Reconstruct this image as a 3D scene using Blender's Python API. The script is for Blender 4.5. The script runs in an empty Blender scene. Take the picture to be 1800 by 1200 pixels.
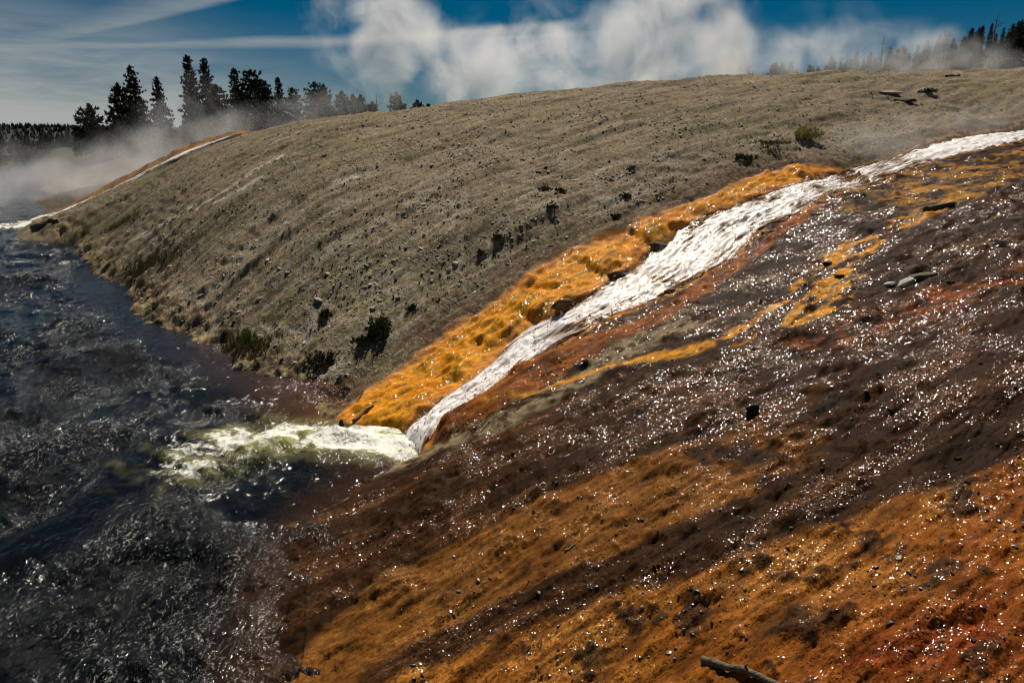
import bpy, math, random
import numpy as np
from mathutils import Vector

# ------------------------------------------------------------------ camera, sky, sun, exposure
scene = bpy.context.scene
COL = scene.collection
H_CAM = 5.0
PITCH = math.atan(350 / 1200)
cam_d = bpy.data.cameras.new('camera')
cam_d.lens = 24.0
cam_d.sensor_width = 36.0
cam_d.clip_start = 0.1
cam_d.clip_end = 9000
cam = bpy.data.objects.new('camera', cam_d)
COL.objects.link(cam)
cam.location = (0, 0, H_CAM)
cam.rotation_euler = (math.pi / 2 - PITCH, 0, 0)
scene.camera = cam

SUN_AZ = math.radians(5)      # to the right of straight ahead
SUN_EL = math.radians(47)
sun_dir = Vector((math.sin(SUN_AZ) * math.cos(SUN_EL), math.cos(SUN_AZ) * math.cos(SUN_EL), math.sin(SUN_EL)))
sun_d = bpy.data.lights.new('sun', 'SUN')
sun_d.energy = 5.0
sun_d.angle = math.radians(0.53)
sun_d.color = (1.0, 0.93, 0.82)
sun = bpy.data.objects.new('sun', sun_d)
COL.objects.link(sun)
sun.rotation_euler = sun_dir.to_track_quat('Z', 'Y').to_euler()

vs = scene.view_settings
scene.display_settings.display_device = 'sRGB'
vs.view_transform = 'Standard'
vs.look = 'None'
vs.exposure = 0.12
vs.gamma = 1.0
vs.use_curve_mapping = False
scene.cycles.use_denoising = True
scene.cycles.denoising_prefilter = 'FAST'
scene.cycles.filter_width = 1.05
scene.cycles.max_bounces = 6
scene.cycles.diffuse_bounces = 2
scene.cycles.glossy_bounces = 2
scene.cycles.transparent_max_bounces = 8
scene.cycles.volume_bounces = 3
scene.cycles.volume_max_steps = 256
scene.cycles.sample_clamp_indirect = 3.0
scene.cycles.use_adaptive_sampling = True
scene.cycles.adaptive_threshold = 0.025

cp, sp = math.cos(PITCH), math.sin(PITCH)


def ray(px, py):
    """direction of a photo pixel (1800 x 1200) in the world"""
    dx = (px - 900) / 1200
    dy = (600 - py) / 1200
    return np.array([dx, cp + dy * sp, -sp + dy * cp])


def at(px, py, Y):
    d = ray(px, py)
    t = Y / d[1]
    return np.array([d[0] * t, Y, H_CAM + d[2] * t])


def on_z(px, py, z=0.0):
    d = ray(px, py)
    t = (z - H_CAM) / d[2]
    return np.array([d[0] * t, d[1] * t, z])


class NT:
    """small helper for node trees"""
    def __init__(self, tree):
        self.t = tree
        self.n = tree.nodes
        self.l = tree.links

    def add(self, typ, **kw):
        nd = self.n.new(typ)
        for k, v in kw.items():
            setattr(nd, k, v)
        return nd

    def _in(self, sock, v):
        if hasattr(v, 'is_output') or isinstance(v, bpy.types.NodeSocket):
            self.l.new(v, sock)
        else:
            sock.default_value = v

    def math(self, op, a, b=0.0, c=0.0, clamp=False):
        nd = self.add('ShaderNodeMath', operation=op, use_clamp=clamp)
        self._in(nd.inputs[0], a)
        if len(nd.inputs) > 1:
            self._in(nd.inputs[1], b)
        if len(nd.inputs) > 2:
            self._in(nd.inputs[2], c)
        return nd.outputs[0]

    def vec(self, op, a, b=(0, 0, 0), scale=None):
        nd = self.add('ShaderNodeVectorMath', operation=op)
        self._in(nd.inputs[0], a)
        if op not in ('LENGTH', 'NORMALIZE', 'SCALE'):
            self._in(nd.inputs[1], b)
        if scale is not None:
            self._in(nd.inputs['Scale'], scale)
        return nd.outputs['Value'] if op in ('DOT_PRODUCT', 'LENGTH', 'DISTANCE') else nd.outputs['Vector']

    def mix(self, f, a, b, blend='MIX'):
        nd = self.add('ShaderNodeMix', data_type='RGBA', blend_type=blend)
        self._in(nd.inputs[0], f)
        self._in(nd.inputs[6], a)
        self._in(nd.inputs[7], b)
        return nd.outputs[2]

    def ramp(self, x, lo, hi, a=0.0, b=1.0, smooth=True):
        nd = self.add('ShaderNodeMapRange', clamp=True)
        nd.interpolation_type = 'SMOOTHSTEP' if smooth else 'LINEAR'
        self._in(nd.inputs[0], x)
        for i, v in enumerate((lo, hi, a, b)):
            self._in(nd.inputs[1 + i], v)
        return nd.outputs[0]

    def noise(self, vec, scale, detail=3.0, rough=0.55, dist=0.0):
        nd = self.add('ShaderNodeTexNoise')
        self._in(nd.inputs['Vector'], vec)
        nd.inputs['Scale'].default_value = scale
        nd.inputs['Detail'].default_value = detail
        nd.inputs['Roughness'].default_value = rough
        nd.inputs['Distortion'].default_value = dist
        return nd.outputs['Fac']

    def add_col_noise(self, vec, scale):
        nd = self.add('ShaderNodeTexNoise')
        self._in(nd.inputs['Vector'], vec)
        nd.inputs['Scale'].default_value = scale
        nd.inputs['Detail'].default_value = 2
        return nd.outputs['Color']

    def attr(self, name):
        return self.add('ShaderNodeAttribute', attribute_name=name)


# world: Nishita sky, thin cloud in the left half, two contrails
world = bpy.data.worlds.new('World')
scene.world = world
world.use_nodes = True
W = NT(world.node_tree)
W.n.clear()
w_out = W.add('ShaderNodeOutputWorld')
w_bg = W.add('ShaderNodeBackground')
sky = W.add('ShaderNodeTexSky', sky_type='NISHITA')
sky.sun_disc = False
sky.sun_elevation = SUN_EL
sky.sun_rotation = SUN_AZ
sky.altitude = 2200
sky.air_density = 1.0
sky.dust_density = 0.2
sky.ozone_density = 3.0
w_bg.inputs['Strength'].default_value = 0.05
tc = W.add('ShaderNodeTexCoord')
D = tc.outputs['Generated']
hs = W.add('ShaderNodeHueSaturation')
hs.inputs['Hue'].default_value = 0.487
hs.inputs['Saturation'].default_value = 1.6
hs.inputs['Value'].default_value = 0.40
W.l.new(sky.outputs[0], hs.inputs['Color'])
sky_col = hs.outputs[0]
sx = W.add('ShaderNodeSeparateXYZ')
W.l.new(D, sx.inputs[0])
az = W.math('ARCTAN2', sx.outputs[0], sx.outputs[1])       # 0 straight ahead, + right
el = W.math('ARCSINE', sx.outputs[2])


def azel(px, py):
    d = ray(px, py)
    d = d / np.linalg.norm(d)
    return math.atan2(d[0], d[1]), math.asin(d[2])


ae = W.add('ShaderNodeCombineXYZ')
W.l.new(W.math('MULTIPLY', az, 1.6), ae.inputs[0])
W.l.new(W.math('MULTIPLY', W.math('ADD', el, W.math('MULTIPLY', az, -0.06)), 11.0), ae.inputs[1])
n1 = W.noise(ae.outputs[0], 1.3, 6, 0.6, 0.6)
ae2 = W.add('ShaderNodeCombineXYZ')
W.l.new(W.math('MULTIPLY', az, 6.0), ae2.inputs[0])
W.l.new(W.math('MULTIPLY', el, 40.0), ae2.inputs[1])
n2 = W.noise(ae2.outputs[0], 1.6, 4, 0.6, 0.4)
# a bank of thin cirrus low in the left part of the sky
bank = W.math('MULTIPLY', W.ramp(az, azel(760, 150)[0], azel(120, 150)[0]),
              W.ramp(W.math('ADD', el, W.math('MULTIPLY', az, 0.10)), 0.14, -0.01))
cir = W.math('MULTIPLY', bank, W.ramp(W.math('ADD', W.math('MULTIPLY', n1, 0.7), W.math('MULTIPLY', n2, 0.3)), 0.22, 0.60))


def streak(p0, p1, w_lo, w_hi, a_from, a_to, amp, sharp_lo=True):
    a0, e0 = azel(*p0)
    a1, e1 = azel(*p1)
    k = (e1 - e0) / (a1 - a0)
    line = W.math('ADD', W.math('MULTIPLY', W.math('SUBTRACT', az, a0), k), e0)
    dlt = W.math('ADD', W.math('SUBTRACT', el, line), W.math('MULTIPLY', W.math('SUBTRACT', n1, 0.5), 0.012))
    up = W.ramp(dlt, w_hi, 0.0)
    dn = W.ramp(dlt, -w_lo, 0.0)
    m = W.math('MULTIPLY', up, dn)
    lim = W.ramp(az, a_to, a_to - 0.12)
    m = W.math('MULTIPLY', m, lim)
    return W.math('MULTIPLY', W.math('MULTIPLY', m, W.ramp(n2, 0.1, 0.7, 0.55, 1.0)), amp)


s1 = streak((130, 62), (420, -12), 0.010, 0.040, -1.2, 0.05, 0.5)
s2 = streak((0, 82), (550, 72), 0.012, 0.010, -1.2, azel(1080, 60)[0], 0.60)
s3 = streak((550, 72), (1050, 58), 0.006, 0.006, -1.2, azel(1120, 60)[0], 0.30)
low = W.math('MULTIPLY', W.ramp(W.math('ADD', el, W.math('MULTIPLY', W.math('SUBTRACT', n2, 0.5), 0.012)), 0.026, 0.019),
             W.ramp(az, azel(260, 220)[0], azel(150, 220)[0]))
cm = W.math('MAXIMUM', W.math('MULTIPLY', cir, 0.92), W.math('MAXIMUM', s1, W.math('MAXIMUM', s2, s3)))
cm = W.math('MAXIMUM', cm, W.math('MULTIPLY', low, 0.9))
cloud_col = (7.4, 7.6, 7.4, 1)
w_col = W.mix(cm, sky_col, cloud_col)
W.l.new(w_col, w_bg.inputs['Color'])
W.l.new(w_bg.outputs[0], w_out.inputs['Surface'])

# ------------------------------------------------------------------ numeric helpers
rng = np.random.default_rng(7)
random.seed(7)


_PERM = np.random.default_rng(12345).permutation(512).astype(np.int32)
_ANG = np.random.default_rng(54321).uniform(0, 2 * math.pi, 512)
_GX = np.cos(_ANG).astype(np.float32)
_GY = np.sin(_ANG).astype(np.float32)


def pn(x, y, seed=0):
    """gradient noise, about -0.7..0.7"""
    x0 = np.floor(x)
    y0 = np.floor(y)
    fx = (x - x0).astype(np.float32)
    fy = (y - y0).astype(np.float32)
    ix = x0.astype(np.int32) + seed * 37
    iy = y0.astype(np.int32) + seed * 11
    u = fx * fx * fx * (fx * (fx * 6 - 15) + 10)
    v = fy * fy * fy * (fy * (fy * 6 - 15) + 10)
    p0 = _PERM[ix & 511] + iy
    p1 = _PERM[(ix + 1) & 511] + iy
    h00 = _PERM[p0 & 511]
    h01 = _PERM[(p0 + 1) & 511]
    h10 = _PERM[p1 & 511]
    h11 = _PERM[(p1 + 1) & 511]
    a = _GX[h00] * fx + _GY[h00] * fy
    b = _GX[h10] * (fx - 1) + _GY[h10] * fy
    c = _GX[h01] * fx + _GY[h01] * (fy - 1)
    d = _GX[h11] * (fx - 1) + _GY[h11] * (fy - 1)
    ab = a + (b - a) * u
    return ab + (c + (d - c) * u - ab) * v


def fbm(x, y, octv=4, seed=0, gain=0.5):
    s = 0
    a = 1.0
    for i in range(octv):
        s = s + a * pn(x * 2 ** i + 17.3 * i, y * 2 ** i - 9.1 * i, seed + i)
        a *= gain
    return s


def sstep(x, a, b):
    t = np.clip((x - a) / (b - a), 0, 1)
    return t * t * (3 - 2 * t)


def seg_dist(x, y, P, vals=None):
    """distance to a polyline, arc position, side (+ left of travel) and interpolated values"""
    best = np.full(x.shape, 1e18)
    pos = np.zeros(x.shape)
    side = np.zeros(x.shape)
    val = np.zeros(x.shape)
    acc = 0.0
    for i in range(len(P) - 1):
        ax, ay = P[i][0], P[i][1]
        bx, by = P[i + 1][0], P[i + 1][1]
        ex, ey = bx - ax, by - ay
        L2 = ex * ex + ey * ey + 1e-12
        t = np.clip(((x - ax) * ex + (y - ay) * ey) / L2, 0, 1)
        dx = x - ax - t * ex
        dy = y - ay - t * ey
        d2 = dx * dx + dy * dy
        m = d2 < best
        best = np.where(m, d2, best)
        L = math.sqrt(L2)
        pos = np.where(m, acc + t * L, pos)
        side = np.where(m, np.sign(ex * (y - ay) - ey * (x - ax)), side)
        if vals is not None:
            val = np.where(m, vals[i] + t * (vals[i + 1] - vals[i]), val)
        acc += L
    return np.sqrt(best), pos, side, val


def sd_poly(x, y, P):
    """signed distance to a closed polygon, + inside"""
    inside = np.zeros(x.shape, bool)
    best = np.full(x.shape, 1e18)
    n = len(P)
    for i in range(n):
        ax, ay = P[i][0], P[i][1]
        bx, by = P[(i + 1) % n][0], P[(i + 1) % n][1]
        ex, ey = bx - ax, by - ay
        t = np.clip(((x - ax) * ex + (y - ay) * ey) / (ex * ex + ey * ey + 1e-12), 0, 1)
        best = np.minimum(best, (x - ax - t * ex) ** 2 + (y - ay - t * ey) ** 2)
        c = (ay > y) != (by > y)
        inside ^= c & (x < (bx - ax) * (y - ay) / (by - ay + 1e-12) + ax)
    return np.where(inside, 1, -1) * np.sqrt(best)


def resample(P, n):
    P = np.array([p[:2] for p in P], float)
    s = np.concatenate([[0], np.cumsum(np.linalg.norm(np.diff(P, axis=0), axis=1))])
    q = np.linspace(0, s[-1], n)
    return np.stack([np.interp(q, s, P[:, 0]), np.interp(q, s, P[:, 1])], 1)


def smooth_line(P, n=60, it=2):
    Q = resample(P, n)
    for _ in range(it):
        Q[1:-1] = 0.25 * Q[:-2] + 0.5 * Q[1:-1] + 0.25 * Q[2:]
    return Q


# ------------------------------------------------------------------ the lie of the land
ctrl = []
SHORE_PX = [(60, 395), (130, 430), (165, 465), (225, 500), (250, 550), (290, 570), (360, 602), (430, 637), (490, 660),
            (545, 695), (590, 738), (680, 775), (735, 797), (690, 818), (640, 848), (590, 890), (545, 950), (515, 1010),
            (508, 1080), (512, 1140), (500, 1200), (480, 1290)]
SHORE = [on_z(*p) for p in SHORE_PX]
for p in SHORE:
    ctrl.append((p[0], p[1], 0.0))
for p in SHORE[4:11]:
    ctrl.append((p[0] - 1.6, p[1] - 1.2, -0.8))
for p in SHORE[14:]:
    ctrl.append((p[0] - 1.4, p[1], -0.35))
ctrl += [(-33.5, 41.5, -0.8), (-20, 25, -1.0), (-8, 12, -1.0), (-7, 6, -1.0), (-30, 30, -1.2), (-12, 4, -1.2), (-4.2, 8.6, -0.7)]


def column(px, p_base, Yc, pyc, n=4):
    """a rounded flank between a low point and the crest seen at pixel row pyc"""
    c = at(px, pyc, Yc)
    los = (c[2] - H_CAM) / Yc
    Yb, zb = p_base
    u = Yc - Yb
    b = (c[2] - los * u - zb) / (u * u)
    for k in range(1, n + 1):
        Y = Yb + (Yc - Yb) * k / n
        uu = Yc - Y
        z = c[2] - los * uu - b * uu * uu
        X = (px - 900) / 1200 * Y / (cp + 0.25 * sp)      # near enough along the column
        # exact column position
        for _ in range(3):
            a = math.atan2(z - H_CAM, Y) + PITCH
            tz = Y * cp - (z - H_CAM) * sp
            X = (px - 900) / 1200 * tz
        ctrl.append((X, Y, z))
    return c


CREST_PX = {150: 352, 230: 322, 300: 285, 370: 255, 440: 235, 560: 208, 700: 196, 800: 180, 900: 168, 1000: 158, 1100: 148, 1200: 138,
            1350: 131, 1500: 127, 1650: 124, 1800: 120, 1950: 116}
column(150, (30.1, 0.0), 44, 352, 2)
column(230, (25.0, 0.05), 44.5, 322, 3)
column(300, (19.6, 0.05), 44.5, 285, 4)
column(370, (17.6, 0.05), 44, 255, 4)
column(440, (16.0, 0.05), 43, 235, 5)
column(560, (14.2, 0.25), 42, 208, 5)
column(700, (13.2, 0.35), 42, 196, 5)
column(800, (12.8, 0.5), 42, 180, 5)
column(900, (13.1, 0.8), 42.5, 168, 5)
column(1000, (14.5, 1.35), 43, 158, 5)
column(1100, (15.8, 1.9), 43.5, 148, 5)
column(1200, (17.0, 2.4), 44, 138, 5)
column(1350, (20.0, 3.0), 46, 131, 5)
column(1500, (24.0, 3.7), 48, 127, 4)
column(1650, (29.0, 4.5), 50, 124, 4)
column(1800, (32.6, 5.45), 52, 120, 4)
column(1950, (36.0, 6.0), 53, 116, 3)
for (px, py, z) in [(1200, 440, 2.35), (1500, 322, 3.7), (1800, 232, 5.45), (1900, 600, 2.9), (1900, 1200, 2.0),
                    (1200, 600, 1.78), (1200, 800, 1.47), (1200, 1200, 1.15),
                    (1800, 1200, 1.9), (1800, 800, 2.2), (1800, 600, 2.6), (1800, 400, 3.4), (1800, 300, 4.25),
                    (1500, 1200, 1.55), (1500, 800, 1.85), (1500, 600, 2.15), (1500, 450, 2.72),
                    (900, 1200, 0.75), (900, 1000, 0.8), (900, 850, 0.8), (900, 720, 0.75), (900, 630, 0.75),
                    (750, 900, 0.4), (750, 1050, 0.42), (700, 1200, 0.42), (1050, 560, 1.5), (1050, 700, 1.2),
                    (820, 700, 0.45), (780, 800, 0.42)]:
    d = ray(px, py)
    t = (z - H_CAM) / d[2] if abs(d[2]) > 0.02 else 32.6 / d[1]
    ctrl.append((d[0] * t, d[1] * t, z))
ctrl += [(2, 1, 1.0), (8, 2, 2.3), (-2.5, 2, 0.1), (14, 8, 3.3), (24, 20, 4.8)]
# behind the crest
ctrl += [(-30.5, 47, 0.35), (-26, 47.5, 1.9), (-21.5, 48, 3.6), (-17.5, 48, 4.9), (-34, 56, 0.6), (-28, 55, 2.3), (-22, 56, 3.4), (-15, 55, 5.2),
         (-8, 54, 6.2), (2, 54, 7.2), (15, 56, 8.1), (28, 60, 8.8), (45, 62, 9.0), (-45, 70, 0.2), (-36, 70, 2.4), (-28, 72, 3.2),
         (-15, 75, 4.0), (0, 75, 5.0), (20, 76, 6.5), (45, 80, 8.0), (-60, 92, 0.2), (-45, 95, 3.0), (-25, 100, 3.8), (0, 100, 4.2), (30, 105, 6),
         (60, 100, 9), (-46, 55, -0.8), (-55, 70, -0.8), (-72, 92, -0.8), (-45, 45, -1.0)]
C = np.array(ctrl, float)


def tps_fit(P, reg=1e-3):
    n = len(P)
    X = P[:, :2] / 10.0
    r2 = ((X[:, None] - X[None]) ** 2).sum(-1)
    K = 0.5 * r2 * np.log(r2 + 1e-9) + reg * np.eye(n)
    A = np.zeros((n + 3, n + 3))
    A[:n, :n] = K
    A[:n, n] = 1
    A[:n, n + 1:] = X
    A[n, :n] = 1
    A[n + 1:, :n] = X.T
    b = np.zeros(n + 3)
    b[:n] = P[:, 2]
    return np.linalg.solve(A, b)


TPS = tps_fit(C)
CX = C[:, :2] / 10.0


def far_land(x, y):
    """gentle country farther out: river plain on the left, wooded ridge on the right"""
    land = sstep(x + 0.69 * y, -1.5, 9.0)
    land = np.maximum(land, sstep(y + 0.10 * x, 142, 158))
    z = -1.2 + land * 4.9
    ridge = sstep(x, 25, 135) * sstep(y, 85, 165)
    z = z + ridge * 22 + sstep(x, 110, 260) * sstep(y, 100, 200) * 14
    return z + 0.8 * pn(x * 0.03, y * 0.03, 3) * sstep(y, 100, 140) * land


def base_h(x, y):
    x = np.asarray(x, float)
    y = np.asarray(y, float)
    shp = x.shape
    xf = x.ravel()
    yf = y.ravel()
    out = far_land(xf, yf)
    r = np.hypot(xf, yf)
    near = np.nonzero(r < 118)[0]
    n = len(C)
    for s in range(0, len(near), 40000):
        id_ = near[s:s + 40000]
        qx = xf[id_] / 10
        qy = yf[id_] / 10
        r2 = (qx[:, None] - CX[None, :, 0]) ** 2 + (qy[:, None] - CX[None, :, 1]) ** 2
        v = (0.5 * r2 * np.log(r2 + 1e-9)) @ TPS[:n] + TPS[n] + TPS[n + 1] * qx + TPS[n + 2] * qy
        w = sstep(r[id_], 116, 88)
        out[id_] = out[id_] * (1 - w) + v * w
    return out.reshape(shp)


def P(px, py, tmax=120.0):
    """where the ray of a photo pixel first meets the ground"""
    d = ray(px, py)
    t = np.concatenate([np.linspace(4, 30, 420), np.linspace(30.1, tmax, 400)])
    x = d[0] * t
    y = d[1] * t
    z = H_CAM + d[2] * t
    h = np.maximum(base_h(x, y), 0.0)
    below = np.nonzero(z <= h)[0]
    i = below[0] if len(below) else int(np.argmin(z - h))
    return np.array([x[i], y[i], h[i]])


def PL(pts):
    return [P(*p) for p in pts]


# main cascade: its two edges, from the mouth up
LEFT_PX = [(690, 792), (704, 766), (716, 750), (742, 732), (788, 697), (848, 656), (882, 630), (903, 588), (955, 568), (1000, 545), (1050, 512), (1085, 490),
           (1120, 462), (1160, 432), (1185, 412), (1230, 384), (1290, 362), (1335, 343), (1385, 328), (1440, 312), (1490, 293)]
RIGHT_PX = [(726, 800), (742, 782), (752, 762), (790, 728), (835, 698), (900, 656), (960, 612), (1040, 572), (1100, 546), (1180, 512), (1240, 478),
            (1290, 442), (1330, 402), (1388, 382), (1442, 348), (1500, 332), (1548, 318)]
UP_L_PX = [(1490, 293), (1530, 287), (1590, 270), (1640, 250), (1700, 238), (1760, 229), (1815, 220), (1880, 212)]
UP_R_PX = [(1548, 318), (1580, 296), (1625, 287), (1690, 268), (1750, 257), (1780, 248), (1815, 238), (1880, 230)]
S_L = smooth_line(PL(LEFT_PX), 44, 1)
S_R = smooth_line(PL(RIGHT_PX), 40, 1)
U_L = smooth_line(PL(UP_L_PX), 14, 1)
U_R = smooth_line(PL(UP_R_PX), 14, 1)
STREAM = np.concatenate([S_L, U_L[1:], U_R[::-1], S_R[::-1][1:]])
STREAM_C = np.array([P(p[0], p[1]) for p in
                     [(728, 775), (830, 690), (930, 618), (1050, 540), (1180, 465), (1300, 385), (1420, 335), (1530, 300), (1650, 265), (1800, 228)]])
MAT_PX = [(588, 738), (583, 722), (600, 708), (640, 690), (700, 640), (760, 598), (830, 548), (900, 494), (950, 468), (1000, 444), (1100, 398), (1200, 355),
          (1260, 338), (1320, 305), (1380, 292), (1480, 292)]
MAT_EDGE = smooth_line(PL(MAT_PX), 36, 1)
MAT = np.concatenate([MAT_EDGE, S_L[::-1]])
TOP_PX = [(1480, 292), (1560, 275), (1640, 245), (1720, 222), (1800, 212), (1880, 204)]
APRON = list(MAT_EDGE) + PL(TOP_PX) + [(60, 40), (60, -10), (-3.6, -10), (-3.4, 2)] + [(SHORE[i][0] - 1.0, SHORE[i][1]) for i in (20, 18, 16, 14)] + [SHORE[12], SHORE[11]]
APRON = np.array([p[:2] for p in APRON])
RUST = PL([(752, 775), (850, 722), (950, 660), (1060, 600), (1180, 545), (1290, 470), (1380, 400), (1440, 365)])
RUST_W = [0.30, 0.42, 0.5, 0.38, 0.25, 0.2, 0.15, 0.12]
TAN = PL([(650, 838), (740, 802), (840, 765), (920, 722), (1000, 680), (1060, 640), (1130, 600), (1200, 575)])
TAN_W = [0.16, 0.3, 0.3, 0.22, 0.2, 0.28, 0.42, 0.4]
GOLD = PL([(850, 722), (950, 688), (1060, 648), (1130, 634), (1200, 620), (1290, 597), (1370, 562), (1420, 535), (1450, 500), (1480, 455),
           (1540, 410), (1610, 380), (1680, 355), (1740, 325)])
GOLD_W = [0.06, 0.07, 0.10, 0.12, 0.16, 0.24, 0.42, 0.62, 0.6, 0.52, 0.42, 0.32, 0.3, 0.4]
ROCKY_GOLD = PL([(1545, 325), (1600, 300), (1700, 284), (1820, 258), (1820, 325), (1740, 340), (1660, 362), (1600, 372), (1540, 372), (1470, 372), (1500, 345)])
BAND = PL([(525, 1175), (560, 1110), (640, 1050), (700, 1008), (780, 965), (850, 930), (920, 892), (990, 862), (1060, 836), (1150, 800), (1260, 765), (1330, 750),
           (1420, 745), (1480, 765), (1440, 820), (1340, 862), (1230, 910), (1120, 955), (1010, 1000), (900, 1045), (800, 1095), (720, 1140), (640, 1190), (600, 1230), (500, 1230)])
FORE = PL([(640, 1230), (740, 1180), (850, 1140), (950, 1105), (1060, 1065), (1190, 1030), (1290, 990), (1370, 955), (1450, 930), (1530, 895), (1640, 862), (1740, 830),
           (1800, 800), (1850, 770)]) + [(12, 4, 0), (8, -6, 0), (-1.5, -6, 0)]
RED = PL([(1850, 800), (1740, 900), (1660, 960), (1640, 1040), (1500, 1100), (1300, 1160), (1250, 1230), (1500, 1230), (1850, 1230)])
RED2 = PL([(1850, 470), (1740, 495), (1660, 520), (1560, 560), (1440, 600)])
BANK_LIP = PL([(750, 788), (770, 766), (806, 738), (856, 707), (906, 674), (966, 634), (1026, 602)])
LOBES = []
for (px_, py_, lh, lu, lv) in [(1128, 418, 0.30, 1.3, 0.55), (1045, 470, 0.34, 1.1, 0.6), (965, 512, 0.22, 1.0, 0.4), (935, 558, 0.30, 1.2, 0.42), (1000, 532, 0.2, 0.6, 0.3),
                               (1400, 305, 0.28, 1.4, 0.6), (850, 600, 0.16, 0.9, 0.35), (790, 655, 0.12, 0.9, 0.3), (1230, 372, 0.2, 1.0, 0.4), (880, 570, 0.14, 0.8, 0.35)]:
    q_ = P(px_, py_)
    LOBES.append((q_[0], q_[1], lh, lu, lv))
S2_PX = [(50, 394), (90, 384), (130, 367), (170, 350), (215, 328), (250, 310), (285, 292), (318, 276), (345, 265), (385, 251), (425, 239)]
S2_C = []
for (px_, py_) in S2_PX:
    S2_C.append(at(px_, py_ - 3, 45.4))
S2_C = np.array(S2_C)
MOUTH = [on_z(*p) for p in [(738, 798), (735, 775), (705, 752), (660, 748), (605, 752), (560, 760), (560, 800), (640, 808), (700, 806)]]
C27, S27 = math.cos(math.radians(27)), math.sin(math.radians(27))
CM, SM = math.cos(math.radians(42)), math.sin(math.radians(42))


STREAKS = [(PL([(492, 276), (440, 300), (392, 334), (352, 358)]), 0.16), (PL([(455, 314), (420, 334), (380, 354)]), 0.12), (PL([(332, 366), (280, 398), (232, 424)]), 0.14),
           (PL([(622, 309), (592, 320)]), 0.14), (PL([(520, 235), (480, 250)]), 0.2), (PL([(840, 178), (790, 190)]), 0.3), (PL([(510, 358), (490, 370)]), 0.08)]
GULLY = PL([(400, 384), (330, 428), (262, 464), (232, 488)])


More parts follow.
